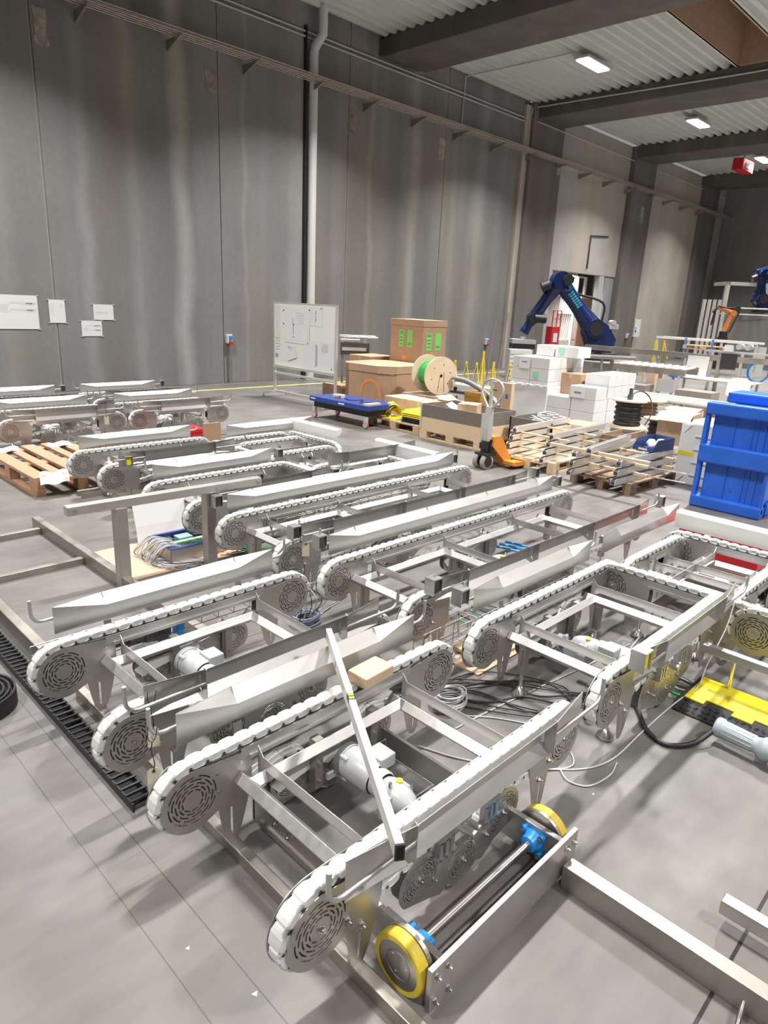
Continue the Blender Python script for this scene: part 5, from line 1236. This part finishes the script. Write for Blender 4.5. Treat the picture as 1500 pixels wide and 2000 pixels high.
cable('long white cable snaking from the nearest conveyor over the yellow ramp', [(2.30, 1.35, .03), (2.46, 1.22, .006), (2.588, 1.118, .006), (2.749, 1.073, .006), (3.02, 1.075, .006), (3.298, 1.075, .006), (3.44, 1.05, .04), (3.602, 1.02, .070), (3.79, 1.05, .12), (3.92, 1.03, .30), (3.99, 1.03, .46)], .0036, mat('white_cable', (.62, .62, .60), .4))
cable('second white cable making a loop on the floor in front', [(2.485, 1.21, .006), (2.438, 1.136, .006), (2.476, 1.057, .006), (2.61, 1.028, .006), (2.722, 1.047, .006)], .0034, mat('white_cable', (.62, .62, .60), .4))
cable('thick black power cable running into the grey connector', [(3.55, 1.30, .012), (3.35, 1.27, .012), (3.146, 1.124, .012), (3.056, 1.04, .012), (3.03, .94, .014), (3.12, .85, .03), (3.27, .80, .075)], .012, BLACK)
t = thing('industrial_connector', 'large light grey plastic power connector lying at the right edge', 'connector', (3.27, .80, .078), -.08)
CON = mat('grey_connector_plastic', (.36, .42, .45), .4)
m = MB(); m.lathe([(.012, .01), (.047, .008), (.050, 0), (.050, -.02), (.044, -.028), (.040, -.18), (.046, -.20), (.056, -.21), (.056, -.235), (.048, -.245), (.046, -.42), (0, -.42)], (0, 0, 0), 'y', 28); m.build('shell', CON, t)
for k in range(14): a = k*2*PI/14; MB().tube([(.0425*math.cos(a), -.03, .0425*math.sin(a)), (.0405*math.cos(a), -.17, .0405*math.sin(a))], .0025, 5).build('grip_rib', CON, t)
MB().box(-.012, .012, -.24, -.19, -.075, -.04).build('latch', CON, t)
t = thing('cable_ramp', 'black rubber cable ramp with a yellow lid on the floor at the right', 'cable ramp', (3.38, -.5, 0))
MB().prism([(0, .002), (0, .010), (.10, .052), (.38, .052), (.46, .010), (.46, .002)], 'y', 0, 1.56).build('ramp_base', RUBBER, t, bevel=.002)
m = MB(); k = 0
for i in range(48):
    for j in range(3):
        x = .018+.030*j; y = .02+.032*i; z = .012+.42*x
        Mx = Matrix.Translation((x, y, z)) @ Matrix.Rotation(-.4, 4, 'Y') @ Matrix.Rotation(PI/4*(1 if (i+j) % 2 else -1), 4, 'Z')
        m.box(-.011, .011, -.005, -.002, 0, .003, M=Mx).box(-.011, .011, .002, .005, 0, .003, M=Mx)
m.build('tread_pattern', RUBBER, t)
m = MB().box(.13, .37, 0, 1.54, .052, .060)
for y in (.30, .75, 1.20, 1.44): m.box(.085, .13, y, y+.10, .048, .058)
m.build('yellow_lid', YELP, t, bevel=.002)
o = MB().box(3.60, 3.645, .02, 1.04, .275, .320).build('square_tube', STEEL, None, bevel=.004); o.parent = Z3; o.matrix_parent_inverse = Matrix.Rotation(PI/2, 4, 'Z') @ Matrix.Translation((-3.975, -.90, 0)); o.name = 'front_tube'
MB().cyl((.0, -.25, .03), (0, -.25, .28), .010, 10).lathe([(0, .05), (.018, .034), (.042, .016), (.044, 0), (0, 0)], (0, -.25, 0), 'z', 18).build('levelling_foot', CHROME, Z3)
MB().cyl((.30, -.10, .03), (.30, -.10, .28), .010, 10).lathe([(0, .05), (.018, .034), (.05, .016), (.052, 0), (0, 0)], (.30, -.10, 0), 'z', 18).build('levelling_foot', BLACK, Z3)
for i in range(5): cable('grey cable bundle leaving the cable ramp under the right conveyor', [(3.60+.02*i, 1.02, .03), (3.58+.02*i, 1.15, .02+.01*i), (3.75, 1.35+.03*i, .01), (4.1, 1.4+.04*i, .01)], .006, [GREYC, DKGREY][i % 2], grp='cables leaving the ramp')
cable('green cable end beside the yellow ramp', [(3.50, 1.05, .03), (3.48, 1.12, .04), (3.55, 1.2, .03)], .009, GREENC)
# small floor scraps
for i, (x, y, s_) in enumerate(((.93, .93, .008), (1.0, .86, .006), (.80, 1.55, .008), (.66, 1.10, .009), (1.95, .78, .006), (2.45, 1.02, .006), (.87, 1.28, .010))):
    a = random.random()*3; P = [(s_*math.cos(a+k*2.1)*(1+.3*(k % 2)), s_*math.sin(a+k*2.1)) for k in range(3)]
    tag(MB().prism(P, 'z', .0, .0012).build('film_scrap', FILM, None, (x, y, 0)), 'tiny shiny film scrap lying on the bare floor in front', 'scrap', 'film scraps on the floor')
# cardboard and papers seen between the rows
tag(MB().box(2.95, 3.35, 2.12, 2.22, .03, .05).box(2.85, 3.35, 1.95, 2.25, 0, .012).build('cardboard_piece', CARDL), 'brown cardboard piece lying under the long second row conveyor', 'cardboard')
for i in range(6): cable('thin cable hanging between the second and third row conveyors', [(2.45+.03*i, 3.02+.05*i, .45-.05*i), (2.40+.04*i, 2.98, .2), (2.42+.05*i, 3.02+.03*i, .01), (2.6+.1*i, 3.1+.03*i, .008)], .003, [BLACK, GREYC][i % 2], grp='hanging thin cables')
for i in range(7): cable('green and black wires inside the long second row conveyor', [(3.2+.05*i, 2.85, .05), (3.22+.05*i, 2.7, .10), (3.25+.05*i, 2.52, .06), (3.3+.06*i, 2.40, .02)], .0045, [GREENC, BLACK, GREYC][i % 3], grp='wires inside the second row')
for i in range(3): cable('blue pneumatic hose inside the long second row conveyor', [(4.35+.08*i, 2.95, .16), (4.45+.08*i, 2.75, .14), (4.5+.08*i, 2.55, .12)], .010, BLUEP, grp='blue hoses inside the second row')
for i in range(6): cable('black cable lying on the floor beside the opened electrical box', [(2.75+.05*i, 4.45, .006), (2.95, 4.35+.04*i, .010), (3.1+.03*i, 4.5, .008), (2.9+.05*i, 4.6, .012), (2.8, 4.5+.02*i, .006)], .005, BLACK, grp='black cables by the electrical box')
# ================================================================ ROBOTS AND FAR MACHINERY
EU = Vector((.695, -.719, 0))
def robot(label, x, y, z, s_, joints, m, dark=BLACK, logo=False):
    """joints in the plane facing the hall: (u,z) of shoulder, elbow, wrist, hand relative to the base"""
    t = thing('industrial_robot', label, 'robot', (x, y, z), math.atan2(EU.y, EU.x))
    P = lambda u, v, w_=0: Vector((u*s_, w_*s_, v*s_))
    sh, el, wr, hd = joints
    MB().cyl(P(0, 0), P(0, .12), .42*s_, 28).cyl(P(0, .12), P(0, .30), .30*s_, 28).build('base', dark, t, bevel=.01)
    m_ = MB(); m_.prism([(sh[0]-.02, .26), (sh[0]-.24, sh[1]-.12), (sh[0]-.18, sh[1]+.16), (sh[0]+.06, sh[1]+.24), (sh[0]+.34, sh[1]+.08), (.28, .62), (.24, .26)], 'y', -.24, .24); m_.v = [tuple(c*s_ for c in v) for v in m_.v]
    m_.build('carousel', m, t, bevel=.05*s_)
    MB().cyl(P(*sh, -.36), P(*sh, .36), .27*s_, 28).build('shoulder_drive', m, t, bevel=.02); MB().cyl(P(*sh, -.40), P(*sh, -.36), .20*s_, 24).build('drive_cover', dark, t)
    def limb(a, b, r0, r1, w0, name):
        d = (P(*b)-P(*a)); L_ = d.length; n = 10; mb = MB(); rows = []
        ang = math.atan2(d.z, d.x)
        for k in range(n+1):
            f = k/n; r = (r0+(r1-r0)*f)*s_*(1+.12*math.cos(2*PI*f)); c = P(*a)+d*f
            rows.append([c+Vector((-math.sin(ang)*r*math.cos(q), w0*s_+r*.72*math.sin(q), math.cos(ang)*r*math.cos(q))) for q in [i*2*PI/16 for i in range(16)]])
        vs = [v for q in rows for v in q]; fs = [(i*16+j, i*16+(j+1) % 16, (i+1)*16+(j+1) % 16, (i+1)*16+j) for i in range(n) for j in range(16)]
        mb.add(vs, fs, 0, True); mb.add(rows[0], [tuple(range(16))]); mb.add(rows[-1], [tuple(reversed(range(16)))]); return mb.build(name, m, t)
    la = limb(sh, el, .27, .21, 0, 'lower_arm'); limb(el, wr, .25, .15, 0, 'upper_arm')
    MB().cyl(P(*el, -.30), P(*el, .30), .25*s_, 26).build('elbow', m, t, bevel=.02)
    MB().cyl(P(el[0]+.16, el[1]+.02, -.42), P(el[0]+.16, el[1]+.02, -.28), .15*s_, 18).cyl(P(el[0]-.30, el[1]-.12, -.1), P(el[0]-.52, el[1]-.22, -.1), .15*s_, 18).build('elbow_motor', dark, t)
    MB().cyl(P(wr[0], wr[1], -.2), P(wr[0]+.34, wr[1]-.02, -.2), .12*s_, 16).cyl(P(wr[0], wr[1], -.26), P(wr[0], wr[1], .26), .16*s_, 18).build('wrist_motor', dark, t)
    limb(wr, hd, .16, .13, 0, 'wrist'); MB().cyl(P(hd[0], hd[1]-.10), P(hd[0], hd[1]-.24), .09*s_, 16).build('flange', LGREY, t)
    MB().tube(spline([P(sh[0]+.3, sh[1]+.2, .2), P(sh[0]+.25, sh[1]+.75, .2), P(el[0]+.5, el[1]-.3, .2), P(el[0]+.3, el[1], .2)], 6), .035*s_, 8).build('hose', dark, t)
    if logo:
        d = P(*el)-P(*sh); a = math.atan2(d.z, d.x); Mx = Matrix.Translation(P(*sh)+d*.62+Vector((0, -.215*s_, 0))) @ Matrix.Rotation(-a, 4, 'Y')
        m_ = MB()
        for k in range(7): m_.box(-.28+.075*k, -.23+.075*k, -.012, 0, -.10, -.02, M=Mx); m_.box(-.28+.075*k, -.225+.075*k, -.012, 0, .0, .07, M=Mx)
        m_.build('teal_lettering', TEAL, la)
        MB().lathe([(.05, 0), (.075, 0)], Mx @ Vector((.36, -.012, -.02)), 'y', 20).build('round_emblem', TEAL, la)
    return t
rb = robot('large dark blue industrial robot bent over in front of the doorway', 19.46, 10.08, .64, 1.0, ((-.32, .90), (-1.46, 2.20), (-2.12, 1.12), (-2.36, .68)), NAVY, logo=True)
MB().box(-2.72, -2.02, -.3, .3, .38, .50).build('gripper_plate', LGREY, rb); MB().box(-2.70, -2.04, -.3, .3, .24, .38).build('gripper_pad', BLACK, rb)
MB().box(.10, .36, -.26, 0, .92, 1.06).cyl((.2, -.28, 1.10), (.2, .05, 1.10), .07, 12).build('rear_drive', LGREY, rb)
tag(MB().box(18.5, 20.6, 9.0, 10.9, 0, .635).build('concrete_plinth', LGREY if False else mat('plinth_grey', (.22, .21, .20), .7, noise=.05)), 'grey plinth under the large blue robot', 'plinth')
r2b = robot('second dark blue robot standing high on the platform at the right edge', 32.3, 9.75, 2.32, .85, ((-.15, .62), (-.25, 1.75), (.55, 2.25), (-.55, 1.85)), NAVY)
PLAT = wall_material('platform_concrete', (.22, .21, .20), [], [], .06)
tag(MB().box(32.0, 36.5, 3.0, 11.2, 0, 2.3).build('platform', PLAT), 'high grey platform block carrying the second blue robot at the right edge', 'platform')
t = thing('white_gantry', 'white square-tube frame standing on the platform before the second robot', 'frame', (31.9, 10.3, 2.3), -PI/4-.02)
MB().box(-.9, 2.2, -.06, .06, 1.05, 1.19).build('top_beam', ALUW, t); MB().box(-.9, -.76, -.06, .06, .0, 1.05).build('post', ALUW, t); MB().box(-.7, -.6, .5, .6, .0, 1.05).build('post', LGREY, t); MB().box(.75, .9, -.06, .06, .0, 1.05).build('post', ALUW, t); MB().box(-.65, -.2, -.15, .15, .0, .2).build('foot_block', BLACK, t); MB().box(.35, .6, -.1, .1, .8, .92).build('sensor_block', BLACK, t); MB().box(-.9, -.76, -.06, 1.2, 1.05, 1.19).build('side_beam', ALUW, t)
tag(MB().tube([(31.6, 11.25, 2.45), (31.95, 8.2, 2.45)], .03, 6).tube([(31.6, 11.25, 2.2), (31.95, 8.2, 2.2)], .03, 6).build('railing', LGREY), 'thin double railing along the platform edge', 'railing')
for k in range(5): tag(MB().box(30.9+.0*k, 31.0, 11.55-.21*k, 11.66-.21*k, .0, 2.75).build('white_profile', ALUW), 'one of five upright white profiles leaning near the corner behind the orange robot', 'profile', 'upright white profiles')
t = thing('orange_robot', 'small orange robot arm with a black hose on the far conveyor', 'robot', (30.2, 10.35, 1.28), math.atan2(EU.y, EU.x)); OR2 = mat('robot_orange', (.72, .22, .06), .4)
MB().cyl((0, 0, 0), (0, 0, .22), .16, 18).box(-.15, .15, -.15, .15, -1.28, -.0).build('base', BLACK, t); MB().cyl((0, 0, .2), (.22, 0, .95), .10, 14, r1=.09).cyl((.22, -.12, .95), (.22, .12, .95), .12, 18).build('lower_arm', OR2, t); MB().cyl((.22, 0, .97), (-.42, 0, 1.14), .08, 14, r1=.06).build('upper_arm', OR2, t); MB().cyl((-.42, 0, 1.14), (-.58, 0, .95), .05, 12).cyl((-.5, 0, 1.0), (-.56, 0, .45), .04, 8).build('wrist', BLACK, t)
MB().tube(spline([(-.42, -.05, 1.2), (-.1, -.1, 1.14), (.25, -.1, 1.15), (.42, -.1, .98), (.28, -.1, .55), (.18, -.1, .2)], 6), .03, 8).build('hose', BLACK, t)
t = thing('far_conveyor', 'long pale conveyor frame with two blue posts below the orange robot', 'conveyor', (27, 8.0, 0), 0)
MB().box(-.05, .05, 0, 3.7, 1.16, 1.24).build('rail', ALUW, t); MB().box(.6, .7, 0, 3.7, 1.16, 1.24).build('rail', ALUW, t); MB().box(-.06, .06, 0, 3.7, .55, .66).build('lower_rail', LGREY, t)
for y in (0, 1.2, 2.4, 3.6): MB().box(-.04, .04, y, y+.08, 0, 1.2).build('post', LGREY, t)
for y in (1.5, 2.5): MB().box(-.09, -.05, y, y+.07, .45, 1.25).build('blue_post', mat('blue_post', (.10, .22, .50), .5), t)
for y in (.3, .6): MB().cyl((-.1, y, 1.05), (.3, y, 1.05), .10, 14).build('motor', LGREY, t)
MB().box(.0, .02, -.3, .1, .2, 1.1).build('clear_panel', mat('pale_panel', (.45, .48, .47), .3), t); MB().box(-.2, -.18, .75, 1.05, .85, 1.1).build('paper', PAPER, t)
p_ = pallet('pallet lying on the far conveyor below the orange robot', 27.7, 9.0, PI/2, PALW, .85, 1.6, .8)
# middle distance rows
t = thing('gravity_rail', 'long grey steel rail on posts crossing behind the white cartons', 'rail', (18.0, 4.6, 0)); MB().box(-.04, .04, 0, 5.2, 1.0, 1.13).build('rail', STEELD, t)
for y in (.2, 1.5, 2.9, 4.3): MB().box(-.04, .04, y, y+.08, 0, 1.0).build('post', STEELD, t)
t = thing('roller_table', 'table with bright white rollers behind the white cartons', 'conveyor', (16.0, 6.15, 0)); MB().box(0, .05, 0, 1.75, .70, .84).build('side_rail', STEELD, t); MB().box(.75, .80, 0, 1.75, .70, .88).build('side_rail', STEELD, t)
for k in range(9): MB().cyl((.03, .1+.19*k, .84), (.77, .1+.19*k, .86), .035, 10).build('roller', ALUW, t)
for y in (.1, .9, 1.6): MB().box(0, .05, y, y+.05, 0, .7).box(.02, .03, y+.1, y+.5, .3, .6).build('leg', LGREY, t)
for i, (y0, y1, lab) in enumerate(((6.85, 7.5, 'brownish steel box under the roller table'), (5.35, 6.15, 'brownish steel box under the cluttered desk'))): tag(MB().box(15.6, 16.1, y0, y1, 0, .44).build('steel_box', mat('brown_steel', (.34, .30, .27), .45, .5), bevel=.01), lab, 'box')
t = thing('work_desk', 'cluttered pale work desk behind the blue crate', 'desk', (16.9, 5.0, 0)); MB().box(0, .8, 0, 1.85, .58, .61).build('desk_top', mat('pale_desk', (.58, .52, .44), .5), t)
for x in (.02, .74):
    for y in (.05, 1.75): MB().box(x, x+.05, y, y+.05, 0, .58).build('leg', LGREY, t)
t = thing('blue_box', 'small bright blue box on the left end of the work desk', 'box', (16.85, 6.55, .61)); MB().box(0, .25, 0, .32, 0, .14).build('body', mat('sky_blue_plastic', (.04, .24, .62), .4), t, bevel=.01); MB().box(-.12, 0, -.05, .3, -.0, .015).build('sheet', mat('sky_blue_plastic', (.04, .24, .62), .4), t)
o = MB().box(0, .02, 0, .50, 0, .48).box(-.004, 0, 0, .5, .46, .48).build('tilted_panel', ALUW, None, (17.35, 6.18, .63), (0, .12, .0)); tag(o, 'tilted white panel standing on the work desk', 'panel')
o = MB().box(0, .05, 0, .36, 0, .38).build('black_monitor', BLACK, None, (17.95, 5.72, .82), (0, 0, .3), .006); tag(o, 'black screen seen from behind, on the grey rail right of the tilted panel', 'monitor')
t = thing('monitor_arm', 'grey square frame holding the black screen', 'frame', (17.98, 5.6, 0)); MB().box(0, .06, 0, .06, 0, 1.2).build('post', LGREY, t); MB().box(0, .06, -.6, .9, 1.20, 1.25).build('bar', LGREY, t); MB().box(0, .06, .7, .76, 0, 1.2).build('post', LGREY, t)
o = MB().tube([(0, .24*math.cos(a), .24*math.sin(a)) for a in [i*PI/16 for i in range(32)]], .014, 6, closed=True).tube([(.02, .22*math.cos(a), .22*math.sin(a)-.01) for a in [i*PI/16 for i in range(32)]], .014, 6, closed=True).tube(spline([(0, 0, -.24), (.02, .1, -.4), (.0, .12, -.6)], 5), .014, 6).build('blue_hose_coil', BLUEP, None, (18.0, 5.22, .82)); tag(o, 'coil of bright blue air hose hanging near the right picture edge', 'hose')
t = thing('white_chair', 'white moulded chair back beside yellow parts above the blue crate', 'chair', (16.1, 4.75, 0), .4); m = MB(); m.sheet([[(0, y, .42), (0, y+.01, .42)] for y in (0,)]+[[(0, .5, .42), (0, .51, .42)]], .01, off=(1, 0, 0)) if False else None
MB().prism([(0, .42), (.02, .70), (.10, .78), (.36, .78), (.44, .70), (.46, .42)], 'x', 0, .025).build('backrest', ALUW, t, bevel=.01); MB().box(-.42, 0, .02, .44, .40, .43).build('seat', ALUW, t, bevel=.01)
for x, y in ((-.38, .05), (-.38, .40), (0, .05), (0, .40)): MB().cyl((x, y, 0), (x, y, .40), .015, 8).build('leg', LGREY, t)
t = thing('aluminium_bench', 'long low aluminium bench with grooved rails behind the black reels', 'bench', (14.5, 2.6, 0))
for k, (x, z) in enumerate(((0, .26), (.12, .30), (.24, .34), (0, .12))): MB().box(x, x+.10, 0, 4.3, z, z+.045).build('rail', ALU, t, bevel=.004)
for y in (.2, 1.6, 3.0, 4.1): MB().box(.02, .08, y, y+.06, 0, .27).box(.26, .32, y, y+.06, 0, .34).build('leg', LGREY, t)
t = thing('parts_cabinet', 'white grey drawer cabinet behind the yellow stands', 'cabinet', (15.7, 10.75, 0), -PI/4); MB().box(0, .62, 0, .4, 0, .95).build('body', LGREY, t)
for k in range(8): MB().box(.02, .60, -.02, 0, .03+k*.115, .12+k*.115).build('drawer', ALUW, t)
tag(MB().box(15.75, 15.85, 10.3, 10.4, 0, .85).build('grey_post', STEELD), 'grey square post standing before the drawer cabinet', 'post')
t = thing('gripper_table', 'low steel conveyor table under the blue robot gripper', 'table', (16.6, 9.6, 0), -PI/4); MB().box(0, 1.9, 0, .5, .82, .90).build('frame', STEELD, t); MB().box(0, 1.9, -.01, .03, .88, .93).build('rail', ALU, t); MB().box(.4, .8, .05, .4, .90, .96).box(1.1, 1.4, .05, .4, .90, .96).build('black_pads', BLACK, t)
for x in (.05, 1.0, 1.8): MB().box(x, x+.06, .05, .1, 0, .82).build('leg', STEELD, t)
tag(MB().tube([(13.3, 9.45, 0), (13.45, 9.35, 1.9)], .015, 6).build('leaning_stick', mat('reddish_stick', (.30, .18, .15), .6)), 'reddish stick leaning near the wall socket, right one', 'stick')
tag(MB().tube([(13.3, 9.75, 0), (13.4, 9.62, 1.7)], .015, 6).build('leaning_stick', mat('reddish_stick', (.30, .18, .15), .6)), 'reddish stick leaning near the wall socket, left one', 'stick')
for i, (x, y, h) in enumerate(((23.5, 10.2, 1.2), (23.5, 9.9, 1.2))): tag(MB().tube([(x, y, 0), (x, y, h)], .03, 6).tube([(x, y, h), (x+.1, y-.15, .6)], .02, 6).build('yellow_post', YM), 'far yellow post beyond the long rail, %s one' % ('left', 'right')[i], 'post', 'far yellow posts')
tag(MB().box(19.0, 19.6, 8.1, 8.6, 0, .62).build('brown_crate', CARDL), 'light brown carton right of the blue robot base', 'box')
tag(MB().box(14.9, 15.0, 4.3, 4.5, .36, .62).box(14.9, 15.1, 4.05, 4.2, .36, .5).build('yellow_parts', YM), 'yellow parts on the aluminium bench above the blue crate', 'plastic parts')
